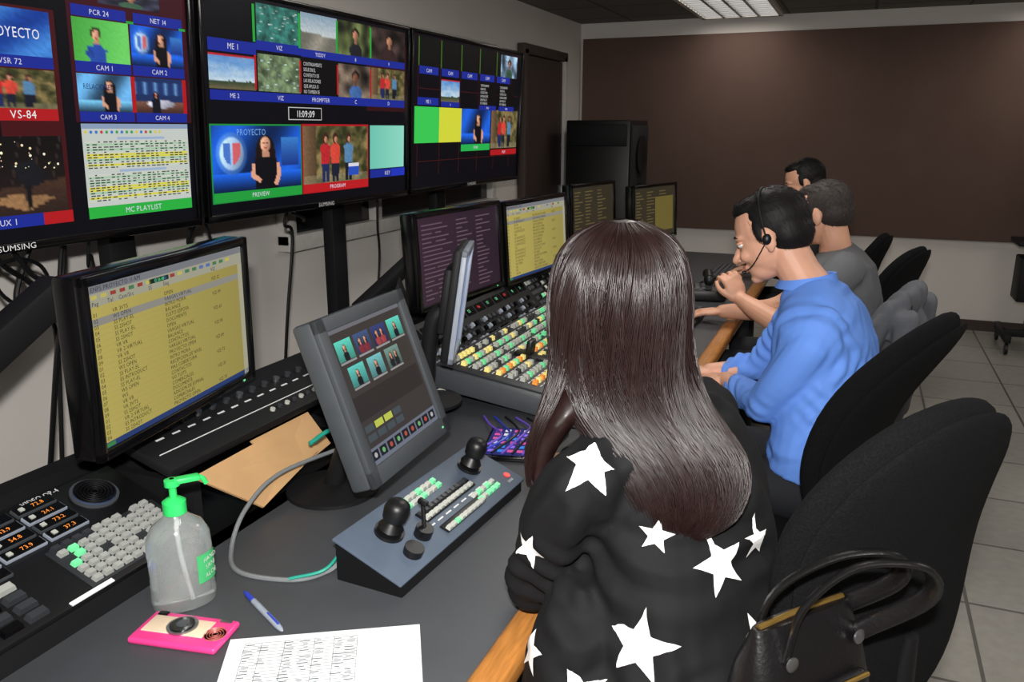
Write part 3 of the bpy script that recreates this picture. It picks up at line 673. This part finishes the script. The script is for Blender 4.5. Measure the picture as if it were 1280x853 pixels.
g=G(); Mp=MF((-.906,.842,DZ),(.155,.03,0),(0,0,1)); g.bbox((0,0,.006),(.15,.078,.012),M_pink,.006,Mp,3); g.bbox((-.012,.004,.0125),(.105,.042,.002),M_cream,.001,Mp)
g.cyl((-.005,.004,.013),.024,.003,M_metal,Mp,32); g.cyl((-.005,.004,.016),.019,.002,M_blkg,Mp,32); g.cyl((-.005,.004,.018),.009,.001,M_gry,Mp,24)
for k in range(4): g.lathe([(.004+k*.004,.0125),(.005+k*.004,.014),(.0055+k*.004,.0125)],M_lip,Mp@T(.056,-.004,0),20)
g.bbox((-.055,.03,.0135),(.016,.01,.003),M_blkg,.001,Mp); g.bbox((.055,.03,.013),(.02,.006,.003),M_metal,.001,Mp); g.obj('smartphone_in_pink_camera_case')
g=G(); Mn=MF((-.899,.972,DZ+.006),(.132,-.068,0),(0,0,1))@Matrix.Rotation(math.pi/2,4,'Y')
g.lathe([(.001,0),(.003,.006),(.0045,.012),(.0045,.045)],M_penb,Mn,12); g.lathe([(.0052,.04),(.0052,.13),(.004,.142),(.002,.148)],M_lgry,Mn,12); g.box((-.0055,0,.115),(.002,.003,.04),M_penb,Mn); g.obj('ballpoint_pen')
g=G(); Mq=MF((-.829,.856,DZ),(.252,.149,0),(0,0,1)); g.box((.146,-.1,.001),(.292,.208,.0012),M_white,Mq)
for k in range(24):
    y=-.012-k*.0078; g.box((.11,y,.0018),(.17,.0006,.0002),M_ink,Mq)
    for x in(.03,.052,.09,.115,.135,.165,.182): 
        if random.random()<.8: g.box((x+rc(0,.004),y-.004,.0018),(rc(.006,.018),.0018,.0002),M_ink,Mq)
for x in (.025,.05,.085,.13,.16,.195): g.box((x,-.105,.0018),(.0006,.187,.0002),M_ink,Mq)
g.obj('paper_sheet')
# ================================================================= SPEAKER CABINET / CART
g=G(); g.bbox((-1.85,6.4,.78),(.5,.55,1.56),M_blk,.01); g.bbox((-1.595,6.4,1.12),(.02,.49,.8),M_grille,.008); g.bbox((-1.85,6.118,1.45),(.46,.02,.16),M_blkm,.008); g.bbox((-1.595,6.4,.4),(.02,.49,.55),M_blkm,.008)
for z in(.95,1.3): g.lathe([(.14,0),(.15,.02),(.12,.022),(.05,.008)],M_blkm,MF((-1.588,6.4,z),(0,1,0),(1,0,0)),28)
g.obj('speaker_cabinet')
g=G(); cx=1.2; g.bbox((cx,6.5,1.2),(.3,.06,.36),M_gry,.01); g.bbox((cx,6.46,1.2),(.26,.01,.3),M_blk,.004); g.bbox((cx,6.55,.75),(.06,.05,1.3),M_gry,.006); g.bbox((cx,6.5,.75),(.34,.35,.03),M_blkm,.006)
g.bbox((cx-.03,6.5,.5),(.2,.25,.3),M_blkm,.01)
for sx in(-1,1):
    g.bbox((cx+sx*.16,6.5,.11),(.04,.5,.05),M_blkm,.006)
    for sy in(-1,1): g.lathe([(.02,0),(.04,.004),(.04,.022),(.02,.026)],M_blk,MF((cx+sx*.16-.013,6.5+sy*.22,.042),(0,1,0),(1,0,0)),18)
g.bbox((cx,6.5,.11),(.34,.05,.05),M_blkm,.006); g.obj('equipment_cart')
# ================================================================= CHAIRS
def cushion(g,W,H,Tk,M,m,bend=0,n=3.0,lum=0):
    RR=[0,.3,.55,.75,.88,.95,.99,1.0]; K=52; vs=[];fs=[]
    def pt(r,k,sgn):
        a=2*math.pi*k/K; c=math.cos(a);s_=math.sin(a)
        x=W/2*r*math.copysign(abs(c)**(2/n),c); y=H/2*r*math.copysign(abs(s_)**(2/n),s_)
        t=Tk/2*math.sqrt(max(0,1-r**5)); return (x,y,sgn*t+bend*x*x+lum*math.cos(y/H*math.pi*1.6))
    vs.append(pt(0,0,1)); 
    for r in RR[1:]:
        for k in range(K): vs.append(pt(r,k,1))
    L=len(RR)-1
    for k in range(K): fs.append((0,1+k,1+(k+1)%K))
    for i in range(L-1):
        for k in range(K): a=1+i*K+k;b=1+i*K+(k+1)%K; fs.append((a,a+K,b+K,b))
    o=len(vs); vs.append(pt(0,0,-1))
    for r in RR[1:-1]:
        for k in range(K): vs.append(pt(r,k,-1))
    for k in range(K): fs.append((o,o+1+(k+1)%K,o+1+k))
    for i in range(L-2):
        for k in range(K): a=o+1+i*K+k;b=o+1+i*K+(k+1)%K; fs.append((a,b,b+K,a+K))
    for k in range(K):
        a=o+1+(L-2)*K+k;b=o+1+(L-2)*K+(k+1)%K; c=1+(L-1)*K+k; e=1+(L-1)*K+(k+1)%K; fs.append((a,b,e,c))
    g.add(vs,fs,m,M,sm=True)
def chair(x,y,f,rec=.25,seat=.47,bh=.50,bw=.47,bx=-.2,bz=.13,n=2.5,Tk=.085):
    g=G(); M=MF((x,y,0),(f[0],f[1],0),(0,0,1))
    cushion(g,.50,.50,.09,M@T(0,0,seat),M_chair,0,3.2); g.bbox((0,0,seat-.05),(.36,.36,.03),M_blk,.01,M)
    piv=V((bx,0,seat+bz)); u=V((-math.sin(rec),0,math.cos(rec))); nrm=V((math.cos(rec),0,math.sin(rec)))
    Mb=MF(piv+u*(bh/2),(0,1,0),nrm)
    if (Mb.col[1].to_3d()).dot(u)<0: Mb=MF(piv+u*(bh/2),(0,-1,0),nrm)
    cushion(g,bw,bh,Tk,M@Mb,M_chair,.7,n,.02); cushion(g,bw*.97,bh*.97,.03,M@Mb@T(0,0,-.03),M_chair,.7,n,.02)
    g.tube([(0,0,seat-.05),(bx*.8,0,seat-.06),(bx-.05,0,seat-.02),tuple(piv-nrm*.045+u*.05),tuple(piv-nrm*.04+u*.14)],[.024,.024,.022,.02,.012],M_blk,M,10)
    g.cyl((0,0,.1),.028,seat-.16,M_blkm,M); g.cyl((0,0,.07),.045,.06,M_blk,M)
    for k in range(5):
        a=k*2*math.pi/5+.3; R=M@RZ(a); g.tube([(0,0,.1),(.15,0,.095),(.28,0,.075)],[.028,.022,.016],M_blk,R,8)
        g.lathe([(.015,-.022),(.028,-.018),(.028,.018),(.015,.022)],M_blk,R@T(.28,0,.03)@Matrix.Rotation(math.pi/2,4,'X'),16)
    return g.obj('office_chair',loc=(x,y,0)), M@Mb
c1,Mb1=chair(-.10,1.36,(-.78,.62),.12,bx=-.24,bz=.19,bh=.50,bw=.41,n=2.15,Tk=.075)
c2,Mb2=chair(-.15,2.06,(-.94,.34),.38,bx=-.16,bz=.13,bh=.56,bw=.44,n=2.3)
c3,Mb3=chair(-.08,3.22,(-.95,.2),.2,bz=.05,bh=.44)
c4,Mb4=chair(.0,3.95,(-.9,.3),.15,seat=.44,bh=.45)
c5,Mb5=chair(-.12,4.6,(-.9,.1),.15,bh=.42,bz=.1)
g=G(); Q=Mb3
cushion(g,.47,.42,.10,Q@T(0,.04,-.01),M_jack,.7,2.6,.02)
for q in(-1,1): g.limb([Q@V((.19*q,.15,-.05)),Q@V((.21*q,.0,-.07)),Q@V((.2*q,-.28,-.08))],[.04,.042,.038],M_jack)
g.limb([Q@V((0,.1,-.05)),Q@V((.03,-.1,-.06)),Q@V((0,-.3,-.06))],[.06,.07,.06],M_jack)
blob(g,'jacket_on_chair',.009,M_jack,None,6,lambda p,n:.006*math.sin(70*(p.x+p.y*.7)+5*noise.noise(p*5)))
# ================================================================= PEOPLE
def ring(c,e1,e2,a,b,n=28,ex=2.3):
    out=[]
    for k in range(n):
        t=2*math.pi*k/n; c_=math.cos(t); s_=math.sin(t)
        out.append(V(c)+e1*(a*math.copysign(abs(c_)**(2/ex),c_))+e2*(b*math.copysign(abs(s_)**(2/ex),s_)))
    return out
def folds(p,a,f,amp,ms,sd):
    m=noise.noise(p*ms+V((sd,sd,sd)))*2.2
    if m<=0: return 0
    m=min(1,m); s_=math.sin(f*(p.x*a[0]+p.y*a[1]+p.z*a[2])+4*noise.noise(p*5+V((0,sd,0)))); return amp*m*(s_*abs(s_)**.3)
def torso(g,secs,f):
    f=V((f[0],f[1],0)).normalized(); l=V((-f.y,f.x,0)); n=len(secs)
    cs=[V(s[0]) for s in secs]; rings=[]
    for i,s in enumerate(secs):
        t=(cs[min(i+1,n-1)]-cs[max(i-1,0)]).normalized(); e1=(l-t*l.dot(t)).normalized(); e2=e1.cross(t)*-1
        rings.append(ring(s[0],e1,e2,s[1],s[2]))
    out=[]
    for i in range(len(rings)-1):
        for q in range(3): out.append([a.lerp(b,q/3) for a,b in zip(rings[i],rings[i+1])])
    out.append(rings[-1]); g.loft(out,None)
def headM(c,fwd,up=(0,0,1)): return MF(c,fwd,up)
def shorthair(ho,parent,m,M,n=1500,L=.016):
    me=ho.data; cu=bpy.data.curves.new('hair_strands','CURVE'); cu.dimensions='3D'; cu.bevel_depth=.0008; cu.bevel_resolution=0
    R=M.to_3x3(); N=len(me.vertices)
    for i in range(n):
        v=me.vertices[random.randrange(N)]; nn=v.normal; lp=M.inverted()@v.co
        dr=R@V((-.5 if lp.z>.06 else -.25,rc(-.25,.25),-.1 if lp.z>.08 else -.9)); t=(dr-nn*dr.dot(nn)).normalized(); p=v.co-nn*.002
        sp=cu.splines.new('POLY'); sp.points.add(3)
        for k in range(4):
            q=k/3; w=p+t*L*q+nn*(.0045*q*(1.3-q)+.002*q); sp.points[k].co=(w.x,w.y,w.z,1); sp.points[k].radius=1-.6*q
    cu.materials.append(m); o=bpy.data.objects.new('hair_strands',cu); finish(o,parent)
def head(M,parent,skin,hairm,style,s=1.0,neck=None):
    S=M@Matrix.Scale(s,4); g=G()
    g.ell((-.008,0,.03),(.098,.075,.088),None,S); g.ell((.025,0,-.02),(.068,.064,.085),None,S); g.ell((.045,0,-.075),(.045,.044,.038),None,S)
    g.ell((.074,0,-.098),(.02,.022,.016),None,S); g.ell((.066,0,.02),(.03,.055,.016),None,S)
    g.limb([(.088,0,.005),(.103,0,-.018),(.114,0,-.034)],[.007,.009,.012],None,S,10); g.ell((.102,.011,-.038),(.009,.007,.006),None,S); g.ell((.102,-.011,-.038),(.009,.007,.006),None,S)
    g.ell((.088,0,-.062),(.012,.024,.009),None,S); g.ell((.07,.036,-.03),(.022,.02,.02),None,S); g.ell((.07,-.036,-.03),(.022,.02,.02),None,S)
    for q in(-1,1): g.ell((-.008,q*.077,-.008),(.018,.007,.031),None,S,Matrix.Rotation(q*.25,3,'Z')); g.ell((-.004,q*.074,-.034),(.01,.006,.01),None,S)
    if neck is not None: g.limb([M@V((-.022,0,-.05)),(M@V((-.03,0,-.1))).lerp(V(neck),.3),V(neck)],[.055*s,.054*s,.062*s],None)
    blob(g,'head',.0042,skin,parent,3)
    g=G()
    for q in(-1,1):
        g.ell((.0755,q*.032,.001),(.0125,.0135,.007),M_eye,S); g.ell((.0862,q*.033,.0),(.003,.005,.005),M_iris,S,seg=12)
        g.ell((.077,q*.032,.007),(.013,.016,.006),skin,S); g.tube([(.09,q*.014,.021),(.088,q*.03,.026),(.076,q*.048,.021)],[.003,.004,.002],hairm,S,6)
    g.ell((.0965,0,-.0585),(.006,.02,.0035),M_lip,S); g.ell((.0955,0,-.0665),(.006,.017,.0045),M_lip,S); g.obj('face_features',parent)
    if style:
        g=G(); g.ell((-.02,0,.035),(.094,.079,.089),None,S); g.ell((-.045,0,-.005),(.064,.073,.066),None,S); g.ell((.022,0,.088),(.058,.056,.028),None,S)
        for q in(-1,1): g.ell((.014,q*.066,.02),(.012,.011,.03),None,S)
        ho=blob(g,'hair',.005,hairm,parent,3); shorthair(ho,parent,hairm,M)
def hand(g,M,side,curl=.5,spread=.1):
    g.ell((.045,0,0),(.052,.041,.016),None,M); g.ell((.075,-.005*side,.001),(.022,.039,.013),None,M); g.ell((.028,.025*side,-.008),(.032,.018,.014),None,M)
    for i,(y,L) in enumerate(((.031,.068),(.011,.078),(-.011,.073),(-.03,.058))):
        a=spread*(1.2-i*.8)*side; p=V((.082,y*side,.0)); pts=[V((.05,y*side*.8,0)),p]; b=0; r=[.0105,.0098]
        for k,q in enumerate((.45,.3,.25)):
            b+=curl*(.5,.75,.5)[k]; dr=V((math.cos(a)*math.cos(b),math.sin(a)*math.cos(b),-math.sin(b))); p=p+dr*L*q; pts.append(p.copy()); r.append((.009,.0082,.007)[k])
        g.limb(pts,r,None,M,10)
    g.limb([V((.015,.025*side,-.004)),V((.045,.048*side,-.01)),V((.07,.056*side,-.016)),V((.093,.052*side,-.022))],[.014,.0115,.010,.008],None,M,10)
def armskin(elbow,wrist,hd,bk,side,parent,skin,curl=.5,r0=.04,name='forearm_and_hand'):
    g=G(); e=V(elbow);w=V(wrist); g.limb([e,e.lerp(w,.35),w,w+V(hd).normalized()*.02],[r0,r0*.95,.026,.025],None)
    hand(g,MF(w,hd,bk),side,curl); return blob(g,name,.0034,skin,parent,2)
def legs(g,pel,f,seat_z,spread=.1,kx=.42,floor=.07,r=.08):
    f=V((f[0],f[1],0)).normalized(); l=V((-f.y,f.x,0)); p=V(pel); g.ell(p+V((0,0,.02)),(.16,.16,.085),None)
    for q in(-1,1):
        h=p+l*.09*q+V((0,0,.01)); k=h+f*kx+l*spread*.4*q; a=V((k.x,k.y,floor+.05))+f*-.02
        k.z=seat_z+.11; g.limb([h,h.lerp(k,.5),k],[r,r*.9,r*.68],None); g.limb([k,k.lerp(a,.4),a],[r*.66,r*.66,.045],None)
def shoes(pel,f,parent,kx=.42,spread=.1):
    g=G(); f=V((f[0],f[1],0)).normalized(); l=V((-f.y,f.x,0)); p=V(pel)
    for q in(-1,1):
        a=p+l*.09*q+f*(kx-.02)+l*spread*.4*q; a.z=0; M=MF(a,f,(0,0,1)); g.ell((.05,0,.045),(.13,.045,.04),None,M); g.ell((-.02,0,.07),(.05,.04,.06),None,M); g.box((.05,0,.012),(.24,.075,.024),None,M)
    blob(g,'shoes',.007,M_shoe,parent,2)
# ---------- woman
W=empty('seated_woman',(-.15,1.14,0)); fw=(-.93,.37)
g=G()
torso(g,[((-.16,1.12,.55),.185,.14),((-.17,1.10,.66),.19,.145),((-.18,1.10,.76),.182,.138),((-.19,1.125,.86),.165,.12),((-.2,1.15,.94),.162,.11),((-.215,1.16,1.0),.162,.1),((-.235,1.165,1.05),.145,.083),((-.25,1.165,1.09),.085,.065),((-.262,1.162,1.115),.058,.056)],fw)
g.limb([(-.285,1.045,1.04),(-.315,1.02,1.01),(-.375,1.05,.9),(-.415,1.085,.805)],[.058,.06,.054,.047],None)
g.limb([(-.415,1.085,.805),(-.42,1.19,.80),(-.405,1.28,.79)],[.046,.044,.04],None)
g.limb([(-.2,1.29,1.045),(-.23,1.35,1.0),(-.33,1.46,.87)],[.06,.058,.05],None)
g.limb([(-.33,1.46,.87),(-.44,1.55,.82),(-.5,1.59,.79)],[.048,.045,.04],None)
g.ell((-.31,1.0,.72),(.08,.1,.16),None); g.ell((-.27,.97,.66),(.09,.1,.14),None)
g.tube([(-.24,1.10,1.10),(-.21,1.16,1.115),(-.24,1.23,1.10)],[.012,.016,.012],None,None,10)
def wr(p,n):
    return noise.noise(V((p.x*9,p.y*9,p.z*16)))*.007+folds(p,(.3,-.4,1),120,.006,6,2.3)+folds(p,(-1,.5,.6),105,.006,7,7.7)+folds(p,(.8,.8,.2),90,.006,5,4.1)
body=blob(g,'blouse',.0062,M_blouse,W,4,wr)
bvh=BVHTree.FromPolygons([v.co.copy() for v in body.data.vertices],[tuple(p.vertices) for p in body.data.polygons])
sg=G()
def star(c,r,rot):
    loc,nor,_,_=bvh.find_nearest(V(c)); nor=nor.normalized(); up=V((0,0,1)); X=up.cross(nor).normalized(); Y=nor.cross(X)
    pts=[]
    for k in range(10):
        a=rot+k*math.pi/5; q=r if k%2==0 else r*.42; pts.append(V((math.cos(a)*q,math.sin(a)*q)))
    vs=[];fs=[]; D=8
    def prj(u):
        p=loc+X*u.x+Y*u.y; l2,n2,_,_=bvh.find_nearest(p); return l2+n2*.0022
    for k in range(10):
        a=pts[k];b=pts[(k+1)%10]; idx={}
        for i in range(D+1):
            for j in range(i+1):
                u=a*(i/D)*(1-(j/i if i else 0))+b*(i/D)*(j/i if i else 0); idx[(i,j)]=len(vs); vs.append(prj(u))
        for i in range(D):
            for j in range(i+1):
                fs.append((idx[(i,j)],idx[(i+1,j)],idx[(i+1,j+1)]))
                if j<i: fs.append((idx[(i,j)],idx[(i+1,j+1)],idx[(i,j+1)]))
    sg.add(vs,fs,M_star,sm=True)
for c,r,a in [((-.295,.964,1.07),.05,.3),((-.38,1.016,.915),.03,1.2),((-.105,1.02,.93),.047,.5),((-.208,.94,.835),.052,.1),((-.28,.90,.765),.046,.8),((-.37,.93,.79),.034,.5),((-.241,1.04,1.13),.03,.9),((-.205,.995,.97),.026,.2),((-.05,1.04,.83),.036,.6),((-.06,1.1,.94),.034,.2),((-.03,1.12,.72),.04,.4),((-.12,.98,.70),.042,.9),((-.35,1.3,.95),.04,.3),((-.25,1.35,.85),.04,.8),((-.3,1.2,.75),.04,1)]: star(c,r,a)
sg.obj('star_print',W)
g=G(); legs(g,(-.14,1.16,.57),(-.85,.5),.47,kx=.4); blob(g,'trousers',.01,M_jean,W,3); shoes((-.14,1.16,0),(-.85,.5),W,.4)
HC=V((-.320,1.145,1.25)); hf=V((-.93,.37,-.16)); head(headM(HC,hf),W,M_skin,M_hair,False,.92,neck=(-.262,1.16,1.09))
armskin((-.41,1.25,.79),(-.40,1.31,.785),(.05,1,-.05),(0,0,1),1,W,M_skin,.35,.03)
armskin((-.46,1.56,.8),(-.52,1.60,.78),(-.75,.6,-.15),(0,0,1),-1,W,M_skin,.5,.03)
e1=V((.923,.384,0)); e2=V((-.384,.923,0))
SA=[((-.305,1.142,1.372),.026,.026),((-.303,1.14,1.353),.064,.07),((-.303,1.140,1.317),.09,.098),((-.303,1.138,1.26),.1,.106),((-.300,1.132,1.20),.099,.098),((-.288,1.118,1.15),.103,.084),((-.255,1.09,1.105),.105,.06),((-.205,1.067,1.065),.097,.045),((-.178,1.05,1.02),.084,.036),((-.172,1.035,.98),.062,.026),((-.178,1.03,.955),.034,.015)]
SB=SA[:5]+[((-.335,1.085,1.15),.05,.06),((-.362,1.045,1.10),.032,.04),((-.382,1.03,1.05),.024,.028),((-.386,1.02,1.0),.014,.016)]
def hring(s,k=.9): return ring(s[0],e1,e2,s[1]*k,s[2]*k,24,2.0)
g=G(); g.loft([hring(s) for s in SA[:-1]],None); g.loft([hring(s,.8) for s in SB[4:]],None); g.ell((-.3,1.14,1.28),(.09,.095,.086),None); g.ell((-.305,1.115,1.26),(.088,.07,.085),None)
blob(g,'hair_mass',.007,M_hair,W,5,lambda p,n:.004*noise.noise(V((p.x*60,p.y*60,p.z*6))))
cu=bpy.data.curves.new('hair_strands','CURVE'); cu.dimensions='3D'; cu.bevel_depth=.00085; cu.bevel_resolution=1
def strand(SS,th,rho,jit):
    P=[]; shk=rc(.86,1.0); nS=len(SS); last=(nS-1)*shk; clump=noise.noise(V((th*3.2,0,5))); ph=clump*9+rc(0,1.2)
    for i in range(nS):
        fi=i*last/(nS-1); k=min(int(fi),nS-2); q=fi-k
        c=V(SS[k][0]).lerp(V(SS[k+1][0]),q); a=SS[k][1]*(1-q)+SS[k+1][1]*q; b=SS[k][2]*(1-q)+SS[k+1][2]*q
        w=th+.07*math.sin(i*.9+ph)+jit*i*.02; kk=rho+.045*math.sin(i*.7+ph*2)+.05*noise.noise(V((th*9,i*.15,1)))
        P.append(c+e1*(math.cos(w)*a*kk)+e2*(math.sin(w)*b*kk))
    P=catmull(P,3); sp=cu.splines.new('POLY'); sp.points.add(len(P)-1)
    for i,p in enumerate(P):
        sp.points[i].co=(p.x,p.y,p.z,1); t=i/(len(P)-1); sp.points[i].radius=1-.75*max(0,(t-.75)/.25)
fv=V((-.93,.37,0)); fang=math.atan2(fv.dot(e2),fv.dot(e1))
for i in range(5800):
    th=rc(0,2*math.pi); dd=(th-fang+math.pi)%(2*math.pi)-math.pi
    if abs(dd)<.55: continue
    side_left=(dd>.0 and dd<1.5)
    strand(SB if (side_left and random.random()<.75) else SA,th,rc(.89,1.03),rc(-1,1))
cu.materials.append(M_hair); ho=bpy.data.objects.new('hair_strands',cu); finish(ho,W)
# ---------- man in blue
Bm=empty('seated_man_blue_shirt',(0,2.2,0)); fb=(-.97,.22)
g=G()
torso(g,[((-.03,2.2,.62),.165,.125),((-.02,2.2,.68),.178,.132),((-.02,2.21,.75),.172,.126),((-.025,2.23,.84),.182,.126),((-.04,2.25,.95),.196,.12),((-.06,2.262,1.02),.185,.103),((-.08,2.272,1.065),.13,.082),((-.098,2.28,1.105),.068,.064)],fb)
g.limb([(-.05,2.13,1.015),(-.07,2.10,.975),(-.12,2.105,.88),(-.17,2.14,.795)],[.062,.066,.057,.048],None)
g.limb([(-.17,2.14,.795),(-.23,2.27,.78),(-.27,2.345,.775)],[.048,.043,.035],None)
g.limb([(-.1,2.41,1.015),(-.12,2.45,.975),(-.17,2.49,.88),(-.22,2.51,.8)],[.062,.064,.056,.048],None); g.limb([(-.22,2.51,.8),(-.31,2.49,.78)],[.046,.036],None)
def wb(p,n):
    return .003*noise.noise(p*9)+folds(p,(.5,-.5,1),140,.0042,6,1.2)+folds(p,(-.9,.2,.7),120,.0042,6,6.6)+folds(p,(.2,1,.3),110,.0036,5,9.1)+folds(p,(.7,.7,-.6),170,.003,8,3.1)
blob(g,'shirt',.0055,M_blue,Bm,5,wb)
hb=headM((-.2,2.295,1.225),(-.88,.12,-.40)); head(hb,Bm,M_skin2,M_hairb,True,1.0,neck=(-.095,2.28,1.09))
g=G(); 
g.tube([hb@V((-.005,.088,-.005)),hb@V((-.01,.088,.05)),hb@V((-.015,.068,.1)),hb@V((-.018,0,.127)),hb@V((-.015,-.068,.1)),hb@V((-.01,-.088,.05)),hb@V((-.005,-.088,-.005))],.0024,M_blk,None,8)
for q in(-1,1): g.ell(hb@V((-.005,q*.086,-.006)),(.012,.01,.015),M_blk)
g.tube([hb@V((-.005,.094,-.01)),hb@V((.05,.08,-.055)),hb@V((.09,.045,-.07))],.0015,M_blk,None,8); g.ell(hb@V((.093,.042,-.07)),(.006,.005,.005),M_blk); g.obj('headset',Bm)
g=G()
fdir=V((-.97,.22,0)).normalized(); ldir=V((-fdir.y,fdir.x,0)); cc=V((-.1,2.28,1.10))
for rr,hh,th_ in ((.068,.03,.004),(.076,.012,.005)):
    lo_=[];up_=[]
    for k in range(22):
        a=math.pi*(.1+1.8*k/21); b=(1-math.cos(a))/2
        base=cc+fdir*math.cos(a)*rr*1.02+ldir*math.sin(a)*rr+V((0,0,.012*b-.012)); lo_.append(base); up_.append(base+V((0,0,.018+.016*b))+(fdir*math.cos(a)+ldir*math.sin(a))*(-.006 if rr<.07 else -.01))
    vs=lo_+up_+[p+(p-cc).normalized()*.004 for p in lo_]+[p+(p-cc).normalized()*.004 for p in up_]; n=22; fs=[]
    for k in range(n-1): fs+=[(k,k+1,n+k+1,n+k),(2*n+k,3*n+k,3*n+k+1,2*n+k+1),(n+k,n+k+1,3*n+k+1,3*n+k),(k,2*n+k,2*n+k+1,k+1)]
    fs+=[(0,n,3*n,2*n),(n-1,3*n-1,4*n-1,2*n-1)]; g.add(vs,fs,M_blue,sm=True)
g.obj('collar',Bm)
armskin((-.25,2.30,.778),(-.30,2.385,.775),(-.6,.8,-.12),(.1,0,1),1,Bm,M_skin2,.55,.031)
armskin((-.28,2.49,.785),(-.35,2.48,.775),(-1,-.1,-.15),(0,0,1),-1,Bm,M_skin2,.5,.03)
g=G(); legs(g,(-.02,2.2,.57),(-.95,.2),.47,kx=.43); blob(g,'trousers',.011,M_jean,Bm,3); shoes((-.02,2.2,0),(-.95,.2),Bm,.43)
# ---------- man in grey
Gm=empty('seated_man_grey_tshirt',(.0,3.32,0)); g=G(); fg=(-.95,.2)
torso(g,[((.0,3.32,.57),.18,.13),((.0,3.32,.62),.19,.14),((.0,3.32,.75),.18,.13),((-.01,3.33,.88),.19,.13),((-.03,3.34,.97),.2,.12),((-.045,3.35,1.02),.15,.09),((-.06,3.35,1.06),.068,.064)],fg)
g.limb([(-.02,3.2,.99),(-.05,3.17,.95),(-.12,3.18,.87)],[.075,.072,.062],None); g.limb([(-.04,3.5,.99),(-.1,3.52,.92),(-.17,3.5,.86)],[.072,.068,.06],None)
blob(g,'tshirt',.009,M_tee,Gm,3,lambda p,n:folds(p,(.5,-.5,1),85,.007,5,3.2))
head(headM((-.11,3.33,1.19),(-.9,.35,-.25)),Gm,M_skin2,M_hairg,True,1.0,neck=(-.055,3.345,1.05))
def arm2(pts,wrist,hd,bk,side,par,skin,curl):
    g=G(); g.limb(pts+[wrist],[.05,.046,.04,.027],None); hand(g,MF(wrist,hd,bk),side,curl); blob(g,'arm_and_hand',.0042,skin,par,2)
arm2([(-.1,3.18,.89),(-.2,3.17,.79),(-.31,3.21,.82)],(-.385,3.245,.855),(-.45,.15,.85),(.5,-.8,.2),1,Gm,M_skin2,1.3)
arm2([(-.15,3.5,.87),(-.25,3.46,.79),(-.36,3.38,.78)],(-.46,3.33,.78),(-1,-.15,-.1),(0,0,1),-1,Gm,M_skin2,.5)
g=G(); legs(g,(.0,3.32,.57),fg,.47,kx=.43); blob(g,'trousers',.012,M_jean,Gm,3); shoes((.0,3.32,0),fg,Gm,.43)
# ---------- man at back
Dm=empty('seated_man_dark_tshirt',(-.12,4.6,0)); g=G()
torso(g,[((-.1,4.6,.57),.18,.13),((-.1,4.6,.63),.19,.14),((-.12,4.6,.8),.18,.13),((-.15,4.6,1.0),.2,.12),((-.18,4.6,1.06),.13,.085),((-.21,4.6,1.1),.068,.064)],(-1,0))
for q in(-1,1): g.limb([(-.15,4.6+q*.15,1.02),(-.2,4.6+q*.2,.9),(-.28,4.6+q*.22,.8),(-.42,4.6+q*.15,.785)],[.075,.065,.055,.04],None)
blob(g,'shirt',.01,M_teed,Dm,3)
head(headM((-.26,4.6,1.225),(-.93,-.1,-.3)),Dm,M_skin2,M_hairb,True,1.0,neck=(-.2,4.6,1.09))
for q in(-1,1): armskin((-.4,4.6+q*.155,.785),(-.46,4.6+q*.13,.78),(-1,-q*.1,-.1),(0,0,1),-q,Dm,M_skin2,.5,.03)
g=G(); legs(g,(-.1,4.6,.57),(-1,0),.47,kx=.43); blob(g,'trousers',.012,M_jean,Dm,3); shoes((-.1,4.6,0),(-1,0),Dm,.43)
# ================================================================= HANDBAG hung on the near chair
g=G(); Hb=MF((-.012,.975,.855),(.62,.78,0),(-.05,.0,1))@Matrix.Scale(.74,4)
rings=[]
for z,a,b in ((-.15,.12,.05),(-.14,.14,.065),(-.07,.145,.07),(.01,.13,.052),(.06,.115,.028),(.08,.11,.016)):
    rings.append([Hb@p for p in ring((0,0,z),V((1,0,0)),V((0,1,0)),a,b,32,3)])
g.loft(rings,M_leath)
g.tube([Hb@V((-.1,0,.08)),Hb@V((0,0,.084)),Hb@V((.1,0,.08))],.004,M_gold,None,8)
g.bbox((0,-.066,-.06),(.17,.02,.09),M_leath,.01,Hb); g.tube([Hb@V((-.08,-.078,-.02)),Hb@V((.08,-.078,-.02))],.003,M_gold,None,8,2)
for sy in(-1,1):
    g.tube([Hb@V((-.07,sy*.035,.03)),Hb@V((-.04,sy*.03-.01,.12)),Hb@V((.03,sy*.02-.06,.19)),Hb@V((.1,sy*.025-.12,.2)),Hb@V((.14,sy*.03-.1,.13)),Hb@V((.1,sy*.035,.03))],.012,M_leath,None,12,6,True,.4)
    for x in(-.07,.09): g.lathe([(.008,0),(.013,.002),(.013,.005),(.008,.007)],M_metal,Hb@T(x,sy*.045,.03)@Matrix.Rotation(math.pi/2,4,'X'),14)
g.obj('leather_handbag')
# ================================================================= LIGHT, CAMERA
w=bpy.data.worlds.new('w'); SC.world=w; w.use_nodes=True; w.node_tree.nodes['Background'].inputs[0].default_value=(.5,.5,.55,1); w.node_tree.nodes['Background'].inputs[1].default_value=.12
l=bpy.data.lights.new('camera_flash','AREA'); l.shape='RECTANGLE'; l.size=.06; l.size_y=.035; l.energy=47; l.color=(1,.98,.95)
F=V((-.3719,.8935,-.2516))
lo=bpy.data.objects.new('camera_flash',l); lo.location=(0.0,-.02,1.64); lo.rotation_euler=V((-.42,.87,-.15)).to_track_quat('-Z','Y').to_euler(); COL.objects.link(lo)
cam=bpy.data.cameras.new('camera'); cam.sensor_width=36; cam.lens=28.77; cam.clip_start=.05
co=bpy.data.objects.new('camera',cam); co.location=(0,0,1.5); co.rotation_euler=F.to_track_quat('-Z','Y').to_euler(); COL.objects.link(co); SC.camera=co
